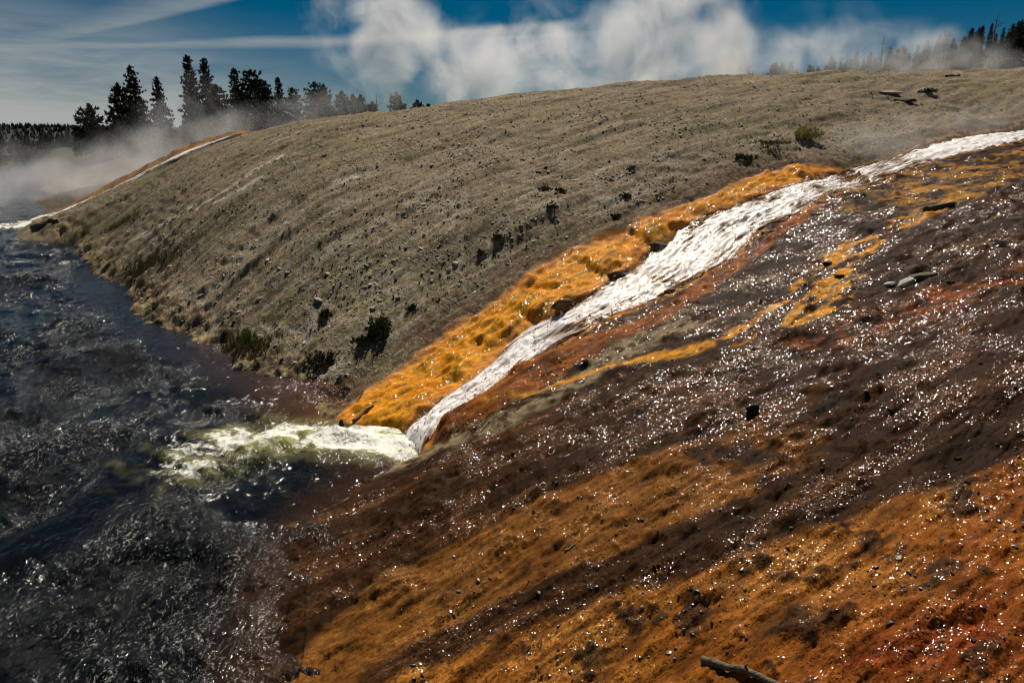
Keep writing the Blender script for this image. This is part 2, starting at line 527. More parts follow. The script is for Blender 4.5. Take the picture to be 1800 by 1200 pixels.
def height(x, y, extra=None):
    """ground height with every shaped detail; extra (a dict) receives the colour zones"""
    x = np.asarray(x, float)
    y = np.asarray(y, float)
    z = base_h(x, y)
    r = np.hypot(x, y)
    nearw = sstep(r, 130, 70)
    wx = x + 0.22 * fbm(x * 0.9, y * 0.9, 4, 11) + 0.04 * pn(x * 7, y * 7, 12)
    wy = y + 0.22 * fbm(x * 0.9 + 40, y * 0.9, 4, 13) + 0.04 * pn(x * 7 + 9, y * 7, 14)
    ap = np.full(x.shape, -50.0)
    msk = (r < 75)
    I = np.nonzero(msk)
    xi, yi, wxi, wyi = x[I], y[I], wx[I], wy[I]
    ap[I] = sd_poly(wxi, wyi, APRON)
    wet = sstep(ap, -0.15, 0.25)
    # coordinates along (a) and across (c) the fall of the slopes
    am = x * 0.75 + y * 0.66
    cmm = -x * 0.66 + y * 0.75
    af = x * C27 + y * S27
    cf = -x * S27 + y * C27
    # dry flank: broad swells, rills down the fall line, gravel
    dry = 1 - wet
    rough = fbm(x * 0.22, y * 0.22, 3, 21) * 0.16
    rill = fbm(am * 0.16, cmm * 1.1, 5, 22, 0.6) * 0.14
    gul = -np.maximum(0, fbm(am * 0.10 + 5, cmm * 0.42, 3, 25) - 0.05) * 0.32
    lay = z * 2.6 + 0.9 * fbm(x * 0.35, y * 0.35, 3, 26)
    lf = lay - np.floor(lay)
    rill = rill + gul + 0.07 * (-lf + sstep(lf, 0.82, 1.0)) * sstep(pn(x * 0.25, y * 0.25, 27), -0.1, 0.3)
    gr = fbm(x * 2.6, y * 2.6, 4, 23, 0.6) * 0.030
    gr2 = np.maximum(0, pn(x * 5.2, y * 5.2, 24) - 0.12) * 0.05
    z = z + dry * nearw * (rough + rill + gr + gr2)
    # wet apron: sinter crust, little steps across the flow
    stp = fbm(af * 0.7, cf * 2.8, 5, 31, 0.6) * 0.06
    crust = fbm(af * 3.2, cf * 6.5, 4, 32, 0.62) * 0.022
    lump = np.maximum(0, fbm(x * 1.3, y * 1.3, 3, 33) - 0.18) * 0.22 + np.maximum(0, fbm(x * 2.4, y * 2.4, 4, 83, 0.6) - 0.12) * 0.075 * sstep(y, 9, 7)
    z = z + wet * nearw * (stp + crust + lump)
    mat = np.full(x.shape, -50.0)
    strm = np.full(x.shape, -50.0)
    B = np.nonzero((r < 48) & (x > -6) & (x < 32) & (y > 8) & (y < 42))
    if len(B[0]):
        xb, yb_, wxb, wyb = x[B], y[B], wx[B], wy[B]
        mat[B] = sd_poly(xb + (wxb - xb) * 0.9, yb_ + (wyb - yb_) * 0.9, MAT)
        strm[B] = sd_poly(xb + (wxb - xb) * 0.35, yb_ + (wyb - yb_) * 0.35, STREAM)
    inm = sstep(mat, -0.05, 0.2)
    # terraces of the microbial mat along the cascade
    u = x * CM + y * SM
    v = -x * SM + y * CM
    q = u * 0.75 + 0.55 * fbm(x * 0.6, y * 0.6, 3, 41) + 0.25 * pn(v * 1.1, u * 0.3, 42)
    fr = q - np.floor(q)
    q2 = u * 2.3 + 0.8 * fbm(x * 1.1, y * 1.1, 3, 43)
    fr2 = q2 - np.floor(q2)
    terr = 0.085 * (-fr + sstep(fr, 0.6, 1.0)) * (0.4 + sstep(pn(x * 0.8, y * 0.8, 46), -0.2, 0.4)) + 0.03 * (-fr2 + sstep(fr2, 0.6, 1.0))
    z = z + inm * (terr + 0.06 * (0.4 - np.abs(fbm(u * 0.7, v * 3.2, 4, 44, 0.6))) + 0.025 * (0.3 - np.abs(fbm(u * 2.2, v * 8, 3, 45, 0.6))))
    # bed of the cascade
    z = z - 0.30 * sstep(strm, -0.12, 0.18)
    # raised lip and undercut on the right bank near the mouth
    J = np.nonzero((r < 22) & (x > -3) & (x < 6) & (y > 8) & (y < 19))
    if len(J[0]):
        dl, pos, side, _ = seg_dist(x[J], y[J], BANK_LIP)
        hh = 0.26 * sstep(pos, -0.1, 0.6) * sstep(pos, 4.6, 2.4)
        right = side < 0
        z[J] += np.where(right, hh * np.exp(-(dl / 0.55) ** 2), 0) - np.where(~right, 0.35 * hh * np.exp(-(dl / 0.3) ** 2), 0)
    for (lx, ly, lh, lu, lv) in LOBES:
        J = np.nonzero((np.abs(x - lx) < 3.2) & (np.abs(y - ly) < 3.2))
        if len(J[0]):
            nz = 0.22 * pn(x[J] * 1.7, y[J] * 1.7, 47)
            du = (x[J] - lx) * CM + (y[J] - ly) * SM + nz
            dv = -(x[J] - lx) * SM + (y[J] - ly) * CM
            # long back upstream, steep blunt snout downstream
            f = sstep(du, -0.16, 0.10) * np.exp(-(np.maximum(du, 0) / lu) ** 2)
            z[J] += 0.62 * lh * f * np.exp(-(dv / lv) ** 2) * sstep(mat[J], -0.4, 0.0)
    # broken bank along the river
    J = np.nonzero((z < 2.2) & (r < 60) & (x < 3) & (y > 11.8))
    if len(J[0]):
        dsh, pos, _, _ = seg_dist(x[J], y[J], np.array(SHORE)[:12, :2])
        bank = sstep(dsh, 1.7, 0.1)
        k = fbm(x[J] * 1.3, y[J] * 1.3, 4, 51, 0.6)
        z[J] += bank * (k * 0.24 + 0.04) * sstep(mat[J], 0.1, -0.5)
    J = np.nonzero((np.abs(x + 2.6) < 2.2) & (np.abs(y - 11.0) < 2.2))
    if len(J[0]):
        mo = sd_poly(x[J], y[J], MOUTH)
        z[J] -= 0.30 * sstep(mo, -0.12, 0.15)
    # the second cascade, at the far edge of the mound
    z = z - 0.20 * sstep(y, 31, 38) * sstep(y, 46.5, 44.0) * sstep(x, -12, -17) * sstep(x, -33, -29)
    J = np.nonzero((y > 40) & (y < 58) & (x < -8) & (x > -42))
    far2 = np.full(x.shape, 50.0)
    if len(J[0]):
        d2, pos, side, _ = seg_dist(x[J], y[J], S2_C)
        far2[J] = np.where(side > 0, -d2, d2)
        n_ = fbm(x[J] * 0.8, y[J] * 0.8, 3, 61)
        # opposite bank stands a little higher, humped
        hump = (0.5 + 0.8 * n_) * np.exp(-((-far2[J] - 2.6) / 1.5) ** 2) * sstep(x[J], -33, -26) * sstep(x[J], -10, -19)
        zst = np.interp(x[J], S2_C[:, 0], S2_C[:, 2])
        near2 = sstep(d2, 1.6, 0.7)
        z[J] = z[J] * (1 - near2) + (zst - 0.04 + 0.24 * (y[J] - 45.4)) * near2
        bk2 = np.interp(x[J] + 0.55 * d2, S2_C[:, 0], S2_C[:, 2]) + (0.05 + 0.30 * sstep(d2, 0.9, 3.4) * (0.50 + 1.0 * n_ + 0.3 * pn(x[J] * 2, y[J] * 2, 62))) * sstep(x[J], -33, -28)
        ww = sstep(-far2[J], 0.6, 1.3) * sstep(-far2[J], 7.0, 4.5) * sstep(x[J], -34, -31)
        z[J] = z[J] * (1 - ww) + np.maximum(z[J], bk2) * ww
        z[J] += 0 * hump
        z[J] = np.where((side < 0) & (d2 < 1.6), np.minimum(z[J], zst + 0.02 + 0.05 * n_), z[J])
    bh = base_h(x, y) if x.size > 1 else None
    if bh is not None:
        z = np.where((bh > 0.04) & (wet > 0.5) & (y < 10.2), np.maximum(z, 0.05 + 0.4 * bh), z)
    if extra is not None:
        extra.update(wet=wet, ap=ap, mat=mat, strm=strm, wx=wx, wy=wy, af=af, cf=cf, am=am, cm=cmm, u=u, v=v, far2=far2, r=r, fr=fr, q=q)
    return z


def hz(x, y):
    return float(height(np.array([float(x)]), np.array([float(y)]))[0])


# ------------------------------------------------------------------ mesh helpers
def mesh_np(name, V, F, smooth=True):
    """V (n,3), F (m,3) or (m,4)"""
    me = bpy.data.meshes.new(name)
    V = np.ascontiguousarray(V, np.float32)
    F = np.ascontiguousarray(F, np.int32)
    k = F.shape[1]
    me.vertices.add(len(V))
    me.vertices.foreach_set('co', V.ravel())
    me.loops.add(F.size)
    me.loops.foreach_set('vertex_index', F.ravel())
    me.polygons.add(len(F))
    me.polygons.foreach_set('loop_start', np.arange(0, F.size, k, dtype=np.int32))
    me.polygons.foreach_set('loop_total', np.full(len(F), k, np.int32))
    me.polygons.foreach_set('use_smooth', np.full(len(F), smooth, bool))
    me.update(calc_edges=True)
    me.validate()
    return me


def set_attr(me, name, arr):
    arr = np.asarray(arr, np.float32)
    if arr.ndim == 2:
        a = me.attributes.new(name, 'FLOAT_COLOR', 'POINT')
        if arr.shape[1] == 3:
            arr = np.concatenate([arr, np.ones((len(arr), 1), np.float32)], 1)
        a.data.foreach_set('color', arr.ravel())
    else:
        a = me.attributes.new(name, 'FLOAT', 'POINT')
        a.data.foreach_set('value', arr)


def link(name, me, mat=None, parent=None, kind=None, label=None, category=None, group=None):
    o = bpy.data.objects.new(name, me)
    COL.objects.link(o)
    if mat is not None and me is not None and not me.materials:
        me.materials.append(mat)
    if parent is not None:
        o.parent = parent
    if kind:
        o['kind'] = kind
    if label:
        o['label'] = label
    if category:
        o['category'] = category
    if group:
        o['group'] = group
    return o


def new_mat(name):
    m = bpy.data.materials.new(name)
    m.use_nodes = True
    t = NT(m.node_tree)
    t.n.clear()
    out = t.add('ShaderNodeOutputMaterial')
    return m, t, out


def principled(t, out):
    b = t.add('ShaderNodeBsdfPrincipled')
    t.l.new(b.outputs[0], out.inputs['Surface'])
    return b


def facet_normal(t, pos, scale, tilt):
    """every little crust facet tilts its own way, so a wet crust glitters"""
    vo = t.add('ShaderNodeTexVoronoi', feature='F1', voronoi_dimensions='3D')
    t._in(vo.inputs['Vector'], pos)
    vo.inputs['Scale'].default_value = scale
    c = t.vec('SUBTRACT', vo.outputs['Color'], (0.5, 0.5, 0.5))
    g = t.add('ShaderNodeNewGeometry')
    tl = t.vec('SCALE', c, scale=tilt)
    return t.vec('NORMALIZE', t.vec('ADD', g.outputs['Normal'], tl)), vo


# ------------------------------------------------------------------ materials of the setting
def ground_material():
    m, t, out = new_mat('sinter_ground')
    b = principled(t, out)
    geo = t.add('ShaderNodeNewGeometry')
    pos = geo.outputs['Position']
    col = t.attr('col').outputs['Color']
    wet = t.attr('wet').outputs['Fac']
    gl = t.attr('glint').outputs['Fac']
    mpf = t.add('ShaderNodeMapping')
    mpf.inputs['Rotation'].default_value = (0, 0, math.radians(-30))
    t.l.new(pos, mpf.inputs[0])
    flowp = t.vec('MULTIPLY', mpf.outputs[0], (0.28, 1.15, 1.0))
    fine_d = t.noise(pos, 22.0, 4, 0.7)
    fine_w = t.noise(flowp, 20.0, 4, 0.68)
    fmx = t.add('ShaderNodeMix', data_type='FLOAT')
    t._in(fmx.inputs[0], wet)
    t._in(fmx.inputs[2], fine_d)
    t._in(fmx.inputs[3], fine_w)
    fine = fmx.outputs[0]
    mid = t.noise(pos, 4.0, 3, 0.6)
    f1 = t.ramp(fine, 0.30, 0.72, t.ramp(wet, 0, 1, 0.40, 0.62, False), t.ramp(wet, 0, 1, 1.65, 1.35, False), False)
    f2 = t.ramp(mid, 0.3, 0.7, 0.8, 1.2, False)
    k = t.math('MULTIPLY', f1, f2)
    v2_ = t.add('ShaderNodeTexVoronoi')
    t._in(v2_.inputs['Vector'], pos)
    v2_.inputs['Scale'].default_value = 33.0
    sv2 = t.add('ShaderNodeSeparateColor')
    t.l.new(v2_.outputs['Color'], sv2.inputs[0])
    amp_c = t.math('ADD', t.ramp(wet, 0, 1, 0.40, 0.14, False), t.ramp(gl, 0.38, 0.6, 0.0, 0.50, False))
    cell = t.ramp(sv2.outputs[0], 0.0, 1.0, t.math('SUBTRACT', 1.0, amp_c), t.math('ADD', 1.0, amp_c), False)
    base = t.vec('SCALE', col, scale=t.math('MULTIPLY', k, cell))
    # pale and dark grit on the dry gravel
    v = t.add('ShaderNodeTexVoronoi')
    t._in(v.inputs['Vector'], pos)
    v.inputs['Scale'].default_value = 15.0
    sv = t.add('ShaderNodeSeparateColor')
    t.l.new(v.outputs['Color'], sv.inputs[0])
    grit = t.math('MULTIPLY', t.ramp(sv.outputs[0], 0.80, 0.95), t.math('SUBTRACT', 1.0, wet, clamp=True))
    base = t.mix(t.math('MULTIPLY', grit, 0.55), base, (0.36, 0.33, 0.27, 1))
    dk = t.math('MULTIPLY', t.ramp(sv.outputs[1], 0.75, 0.95), t.math('SUBTRACT', 1.0, wet, clamp=True))
    base = t.mix(t.math('MULTIPLY', dk, 0.5), base, (0.06, 0.05, 0.035, 1))
    t.l.new(base, b.inputs['Base Color'])
    bump = t.add('ShaderNodeBump')
    bump.inputs['Strength'].default_value = 1.0
    t.l.new(t.ramp(wet, 0, 1, 0.032, 0.014, False), bump.inputs['Distance'])
    t.l.new(t.math('ADD', fine, t.math('MULTIPLY', sv.outputs[2], 0.5)), bump.inputs['Height'])
    mpg = t.add('ShaderNodeMapping')
    mpg.inputs['Rotation'].default_value = (0, 0, math.radians(-20))
    mpg.inputs['Scale'].default_value = (0.7, 1.0, 1.0)
    t.l.new(pos, mpg.inputs[0])
    n1, v1 = facet_normal(t, mpg.outputs[0], 112.0, 0.80)
    n2, v2 = facet_normal(t, mpg.outputs[0], 70.0, 0.80)
    sep = t.add('ShaderNodeSeparateXYZ')
    t.l.new(pos, sep.inputs[0])
    fsel = t.math('GREATER_THAN', t.math('ADD', sep.outputs[1], t.math('MULTIPLY', mid, 6.0)), 13.5)
    mixn = t.add('ShaderNodeMix', data_type='VECTOR')
    t._in(mixn.inputs[0], fsel)
    t._in(mixn.inputs[4], n1)
    t._in(mixn.inputs[5], n2)
    # only some facets carry a film of water: those flash, the rest stay matt
    film = t.math('GREATER_THAN', t.math('MULTIPLY', gl, 1.25), t.math('ADD', t.math('MULTIPLY', t.vec('DOT_PRODUCT', v1.outputs['Color'], (0.33, 0.33, 0.34)), 1.0), 0.05))
    mix2 = t.add('ShaderNodeMix', data_type='VECTOR')
    t._in(mix2.inputs[0], film)
    t._in(mix2.inputs[4], bump.outputs[0])
    t._in(mix2.inputs[5], mixn.outputs[1])
    t.l.new(t.vec('NORMALIZE', mix2.outputs[1]), b.inputs['Normal'])
    t.l.new(t.math('ADD', t.math('MULTIPLY', film, 0.155), t.math('MULTIPLY', t.math('SUBTRACT', 1.0, film), t.ramp(wet, 0, 1, 0.95, 0.6, False))), b.inputs['Roughness'])
    t.l.new(t.math('ADD', t.math('MULTIPLY', film, 0.17), t.ramp(wet, 0, 1, 0.05, 0.02, False)), b.inputs['Specular IOR Level'])
    return m


def river_material():
    m, t, out = new_mat('river_water')
    b = principled(t, out)
    geo = t.add('ShaderNodeNewGeometry')
    pos = geo.outputs['Position']
    col = t.attr('col').outputs['Color']
    chop = t.attr('chop').outputs['Fac']
    foam = t.attr('foam').outputs['Fac']
    mp = t.add('ShaderNodeMapping')
    mp.inputs['Rotation'].default_value = (0, 0, math.radians(35))
    mp.inputs['Scale'].default_value = (1.0, 0.55, 1.0)
    t.l.new(pos, mp.inputs[0])
    na = t.noise(mp.outputs[0], 5.0, 4, 0.62, 0.8)
    nb = t.noise(mp.outputs[0], 16.0, 2, 0.6, 0.4)
    b1 = t.add('ShaderNodeBump')
    t.l.new(chop, b1.inputs['Strength'])
    b1.inputs['Distance'].default_value = 0.20
    t.l.new(t.math('ADD', na, t.math('MULTIPLY', nb, 0.32)), b1.inputs['Height'])
    sep = t.add('ShaderNodeSeparateXYZ')
    t.l.new(pos, sep.inputs[0])
    warp = t.vec('ADD', mp.outputs[0], t.vec('SCALE', t.vec('SUBTRACT', t.add_col_noise(mp.outputs[0], 3.0), (0.5, 0.5, 0.5)), scale=0.25))
    va = t.add('ShaderNodeTexVoronoi')
    t._in(va.inputs['Vector'], warp)
    va.inputs['Scale'].default_value = 26.0
    vb = t.add('ShaderNodeTexVoronoi')
    t._in(vb.inputs['Vector'], warp)
    vb.inputs['Scale'].default_value = 13.0
    fsel = t.math('GREATER_THAN', t.math('ADD', sep.outputs[1], t.math('MULTIPLY', na, 8.0)), 16.0)
    fcol = t.mix(fsel, va.outputs['Color'], vb.outputs['Color'])
    tl = t.vec('SCALE', t.vec('SUBTRACT', fcol, (0.5, 0.5, 0.5)), scale=t.math('MULTIPLY', chop, 0.6))
    t.l.new(t.vec('NORMALIZE', t.vec('ADD', b1.outputs[0], tl)), b.inputs['Normal'])
    fine = t.noise(pos, 9.0, 5, 0.7, 0.5)
    fm = t.ramp(t.math('ADD', foam, t.math('MULTIPLY', t.math('SUBTRACT', fine, 0.5), 1.1)), 0.42, 0.72)
    fm = t.math('MULTIPLY', fm, t.ramp(foam, 0.02, 0.2))
    # thin broken white threads on the chop, in drifts: foam and painted sun glints
    ra = t.noise(warp, 10.0, 3, 0.6, 1.6)
    rb = t.noise(warp, 4.6, 3, 0.65, 1.4)
    rsel = t.mix(fsel, ra, rb)
    rdg = t.math('ABSOLUTE', t.math('SUBTRACT', rsel, 0.5))
    drift = t.noise(mp.outputs[0], 0.9, 4, 0.7, 0.6)
    crumb = t.noise(mp.outputs[0], 24.0, 2, 0.7)
    thr = t.math('MULTIPLY', t.ramp(drift, 0.43, 0.62), t.ramp(crumb, 0.46, 0.60))
    fl = t.math('MULTIPLY', t.ramp(rdg, 0.030, 0.008), t.math('MULTIPLY', thr, t.ramp(chop, 0.25, 0.6)))
    fm = t.math('MAXIMUM', fm, t.math('MULTIPLY', fl, 0.42))
    base = t.mix(fm, col, (0.80, 0.79, 0.70, 1))
    t.l.new(base, b.inputs['Base Color'])
    t.l.new(t.ramp(fm, 0, 1, 0.085, 0.7, False), b.inputs['Roughness'])
    b.inputs['IOR'].default_value = 1.33
    b.inputs['Specular IOR Level'].default_value = 0.28
    return m


def stream_material():
    m, t, out = new_mat('cascade_water')
    b = principled(t, out)
    foam = t.attr('foam').outputs['Fac']
    uv = t.attr('flow').outputs['Vector']
    n = t.noise(uv, 1.0, 5, 0.68, 0.5)
    nf = t.noise(uv, 3.5, 3, 0.7, 0.3)
    f = t.math('ADD', foam, t.math('MULTIPLY', t.math('SUBTRACT', n, 0.5), 2.2))
    f = t.math('ADD', f, t.math('MULTIPLY', t.math('SUBTRACT', nf, 0.5), 1.2))
    fm = t.ramp(f, 0.22, 0.74)
    bed = t.mix(n, (0.20, 0.10, 0.03, 1), (0.50, 0.27, 0.10, 1))
    base = t.mix(fm, bed, (0.92, 0.88, 0.84, 1))
    t.l.new(base, b.inputs['Base Color'])
    t.l.new(t.ramp(fm, 0, 1, 0.12, 0.55, False), b.inputs['Roughness'])
    b.inputs['IOR'].default_value = 1.33
    # thin clear water between the strands shows the bed
    tp = t.add('ShaderNodeBsdfTransparent')
    tp.inputs['Color'].default_value = (0.93, 0.84, 0.72, 1)
    mx = t.add('ShaderNodeMixShader')
    t.l.new(t.math('MULTIPLY', t.ramp(f, 0.42, 0.12), 0.8), mx.inputs[0])
    t.l.new(b.outputs[0], mx.inputs[1])
    t.l.new(tp.outputs[0], mx.inputs[2])
    t.l.new(mx.outputs[0], out.inputs['Surface'])
    bp = t.add('ShaderNodeBump')
    bp.inputs['Strength'].default_value = 0.6
    bp.inputs['Distance'].default_value = 0.04
    t.l.new(t.math('ADD', n, t.math('MULTIPLY', nf, 0.5)), bp.inputs['Height'])
    t.l.new(bp.outputs[0], b.inputs['Normal'])
    return m


M_GROUND = ground_material()
M_RIVER = river_material()
M_STREAM = stream_material()


def vcol_material(name, rough=0.85, spec=0.2, nscale=14.0, amt=0.5):
    m, t, out = new_mat(name)
    b = principled(t, out)
    col = t.attr('col').outputs['Color']
    geo = t.add('ShaderNodeTexCoord')
    n = t.noise(geo.outputs['Object'], nscale, 3, 0.6)
    t.l.new(t.vec('SCALE', col, scale=t.ramp(n, 0.3, 0.7, 1 - amt, 1 + amt, False)), b.inputs['Base Color'])
    b.inputs['Roughness'].default_value = rough
    b.inputs['Specular IOR Level'].default_value = spec
    return m


def plain_material(name, c1, c2, scale=6.0, rough=0.8, bump=0.0, stretch=(1, 1, 1), spec=0.25):
    m, t, out = new_mat(name)
    b = principled(t, out)
    tcn = t.add('ShaderNodeTexCoord')
    mp = t.add('ShaderNodeMapping')
    mp.inputs['Scale'].default_value = stretch
    t.l.new(tcn.outputs['Object'], mp.inputs[0])
    n = t.noise(mp.outputs[0], scale, 4, 0.65)
    t.l.new(t.mix(t.ramp(n, 0.3, 0.7), (*c1, 1), (*c2, 1)), b.inputs['Base Color'])
    b.inputs['Roughness'].default_value = rough
    b.inputs['Specular IOR Level'].default_value = spec
    if bump:
        bp = t.add('ShaderNodeBump')
        bp.inputs['Strength'].default_value = bump
        bp.inputs['Distance'].default_value = 0.02
        t.l.new(n, bp.inputs['Height'])
        t.l.new(bp.outputs[0], b.inputs['Normal'])
    return m


# ------------------------------------------------------------------ ground sheet
def polar_grid(degs, rings):
    A = np.radians(degs)
    R, AA = np.meshgrid(rings, A, indexing='ij')
    return R * np.sin(AA), R * np.cos(AA)


def grid_faces(nr, na):
    i = np.arange(nr - 1)[:, None] * na + np.arange(na - 1)[None, :]
    return np.stack([i, i + na, i + na + 1, i + 1], -1).reshape(-1, 4)


def lerp3(a, b, t):
    return a + (b - a) * t[:, None]


def build_ground():
    rings = np.concatenate([np.geomspace(1.6, 4.0, 40, endpoint=False), np.geomspace(4.0, 52, 640, endpoint=False),
                            np.geomspace(52, 170, 90, endpoint=False), np.geomspace(170, 4000, 30)])
    degs = np.concatenate([np.linspace(-115, -47, 30, endpoint=False), np.linspace(-47, 45, 850, endpoint=False), np.linspace(45, 115, 90)])
    na = len(degs)
    X, Y = polar_grid(degs, rings)
    x, y = X.ravel(), Y.ravel()
    e = {}
    z = height(x, y, e)
    wx, wy, ap, wet, mat, strm = e['wx'], e['wy'], e['ap'], e['wet'], e['mat'], e['strm']
    n = len(x)
    A3 = lambda c: np.tile(np.array(c, float), (n, 1))
    big = fbm(x * 0.16, y * 0.16, 3, 71)
    midn = fbm(x * 0.9, y * 0.9, 4, 72)
    fin = fbm(x * 4.0, y * 4.0, 3, 73)
    rl = fbm(e['am'] * 0.22, e['cm'] * 1.6, 4, 74)
    # dry sinter gravel
    col = A3((0.250, 0.187, 0.113))
    col = lerp3(col, A3((0.36, 0.29, 0.192)), np.clip(0.5 * midn + rl * 0.9, 0, 1))
    col = lerp3(col, A3((0.115, 0.088, 0.045)), np.clip(-0.55 * midn - rl * 1.1, 0, 0.85))
    col = lerp3(col, A3((0.15, 0.14, 0.06)), np.clip(big * 1.6, 0, 0.30))           # thin yellow-green growth
    pale = sstep(fbm(e['am'] * 0.10 + 3, e['cm'] * 2.2, 3, 75), 0.42, 0.62) * sstep(y + x * 0.2, 22, 30)
    col = lerp3(col, A3((0.48, 0.42, 0.31)), pale * 0.55)
    darkp = sstep(fbm(e['am'] * 0.5, e['cm'] * 1.3, 3, 76), 0.38, 0.6)
    col = lerp3(col, A3((0.07, 0.055, 0.03)), darkp * 0.5)
    peb = sstep(fin + 0.7 * midn, 0.0, 0.5) * sstep(y, 30, 17) * (1 - wet)
    col = lerp3(col, A3((0.42, 0.375, 0.30)), peb * 0.55)
    for (ln, wd) in STREAKS:
        J = np.nonzero((e['r'] > 14) & (e['r'] < 50) & (x < 6))[0]
        d, _, _, _ = seg_dist(x[J] + 0.5 * (wx[J] - x[J]), y[J] + 0.5 * (wy[J] - y[J]), ln)
        mk = np.zeros(n)
        mk[J] = sstep(d, wd * 1.9, wd * 0.6) * sstep(fin[J] + midn[J] * 0.6, -0.5, 0.2)
        col = lerp3(col, A3((0.66, 0.58, 0.44)), mk * 0.95)
    J = np.nonzero((e['r'] > 14) & (e['r'] < 50) & (x < 0))[0]
    d, _, _, _ = seg_dist(wx[J], wy[J], GULLY)
    mk = np.zeros(n)
    mk[J] = sstep(d, 0.9, 0.1) * sstep(midn[J] + fin[J], -0.6, 0.2)
    col = lerp3(col, A3((0.055, 0.055, 0.018)), mk * 0.8)
    # rust stained margin outside the mat
    edge = sstep(ap, -1.5, -0.05) * (1 - wet) * sstep(midn + fin * 0.6, -0.7, 0.35)
    col = lerp3(col, A3((0.085, 0.040, 0.018)), np.clip(edge * 0.95, 0, 1))
    # broken yellow-brown bank by the river
    if True:
        dsh = np.full(n, 50.0)
        J = np.nonzero((z < 2.0) & (y > 11) & (y < 60) & (x < 3))[0]
        dsh[J] = seg_dist(x[J], y[J], np.array(SHORE)[:12, :2])[0]
        bk = sstep(dsh + 0.9 * midn, 1.1, 0.1) * sstep(mat, 0.0, -0.3)
        col = lerp3(col, A3((0.30, 0.20, 0.075)), bk * 0.75 * sstep(fin + midn, -0.3, 0.3))
        col = lerp3(col, A3((0.05, 0.035, 0.018)), bk * sstep(fin + midn, 0.0, -0.5) * 0.9)
    # wet apron
    afn = fbm(e['af'] * 0.55, e['cf'] * 2.4, 4, 81)
    wcol = A3((0.040, 0.0165, 0.005))
    wcol = lerp3(wcol, A3((0.12, 0.050, 0.015)), np.clip(afn * 1.3 + midn * 0.5, 0, 1))
    wcol = lerp3(wcol, A3((0.012, 0.006, 0.003)), np.clip(-afn * 1.1 - midn * 0.6, 0, 0.9))
    tanp = sstep(midn + 1.0 * fin, 0.1, 0.75) * sstep(y, 7, 12)
    wcol = lerp3(wcol, A3((0.19, 0.14, 0.075)), tanp * 0.7)
    st = fbm(e['af'] * 1.2, e['cf'] * 6.0, 4, 82)
    glint = np.clip(0.45 + 0.55 * afn + 0.5 * midn + 0.4 * st, 0.10, 0.8)

    def zone(d, soft=0.12):
        return sstep(d, -soft, soft)
    near = np.nonzero(e['r'] < 60)[0]
    wxn, wyn = wx[near], wy[near]

    def put(mask_near, color, amt, gl=None):
        nonlocal wcol, glint
        mk = np.zeros(n)
        mk[near] = np.clip(mask_near, 0, 1) * amt
        c = color if isinstance(color, np.ndarray) else A3(color)
        wcol = lerp3(wcol, c, mk)
        if gl is not None:
            glint = glint + (gl - glint) * mk
    st = fbm(e['af'] * 1.2, e['cf'] * 6.0, 4, 82)
    # brown-orange band in the middle
    bandc = lerp3(A3((0.175, 0.064, 0.010)), A3((0.24, 0.100, 0.022)), np.clip(0.5 + midn, 0, 1))
    bandc = lerp3(bandc, A3((0.075, 0.027, 0.007)), np.clip(-st * 1.3 - fin * 0.3, 0, 0.85))
    hxn, hyn = x[near] * 0.6 + wxn * 0.4, y[near] * 0.6 + wyn * 0.4
    put(zone(sd_poly(hxn, hyn, BAND), 0.07) * sstep(midn[near] + fin[near] * 0.5 + 0.9 * sstep(x[near], 3.5, 1.0), -0.2, 0.5), bandc, 0.97, np.clip(0.40 + 0.25 * st + 0.2 * midn, 0.1, 0.7))
    # orange foreground
    fc = lerp3(A3((0.25, 0.078, 0.008)), A3((0.32, 0.125, 0.020)), np.clip(0.5 + 1.2 * midn, 0, 1))
    fc = lerp3(fc, A3((0.085, 0.028, 0.006)), np.clip(-st * 1.6 + 0.1, 0, 0.85))
    red = zone(sd_poly(wxn, wyn, RED), 0.5)
    rr = np.zeros(n)
    rr[near] = red
    fc = lerp3(fc, A3((0.17, 0.032, 0.005)), rr * np.clip(0.65 + midn, 0, 1))
    clump = sstep(fbm(x * 2.4, y * 2.4, 4, 83, 0.6), 0.16, 0.42)
    fc = lerp3(fc, A3((0.035, 0.02, 0.010)), clump * 0.85)
    put(zone(sd_poly(hxn, hyn, FORE), 0.09), fc, 0.97, np.clip(0.42 + 0.3 * st + 0.2 * midn, 0.1, 0.7))
    d, _, _, _ = seg_dist(wxn, wyn, RED2)
    put(sstep(d, 0.7, 0.1) * sstep(midn[near] + fin[near], -0.3, 0.5), (0.25, 0.06, 0.008), 0.8)
    # tan ridge, rust bank, golden streak
    d, _, _, w = seg_dist(wxn, wyn, TAN, TAN_W)
    put(sstep(d - w, 0.18, -0.1) * sstep(fin[near], -0.5, 0.2), (0.27, 0.205, 0.115), 0.85, 0.25)
    d, _, _, w = seg_dist(wxn, wyn, RUST, RUST_W)
    rc = lerp3(A3((0.32, 0.095, 0.012)), A3((0.12, 0.035, 0.008)), np.clip(0.5 - 1.5 * fbm(e['u'] * 1.0, e['v'] * 5, 3, 84), 0, 1))
    put(sstep(d - w, 0.16, -0.12), rc, 0.93, 0.3)
    d, _, _, w = seg_dist(wxn, wyn, GOLD, GOLD_W)
    gc = lerp3(A3((0.60, 0.255, 0.020)), A3((0.70, 0.44, 0.20)), sstep(midn + fin, 0.35, 0.9))
    gc = lerp3(gc, A3((0.22, 0.09, 0.012)), sstep(fbm(x * 3, y * 3, 3, 85), 0.12, 0.5))
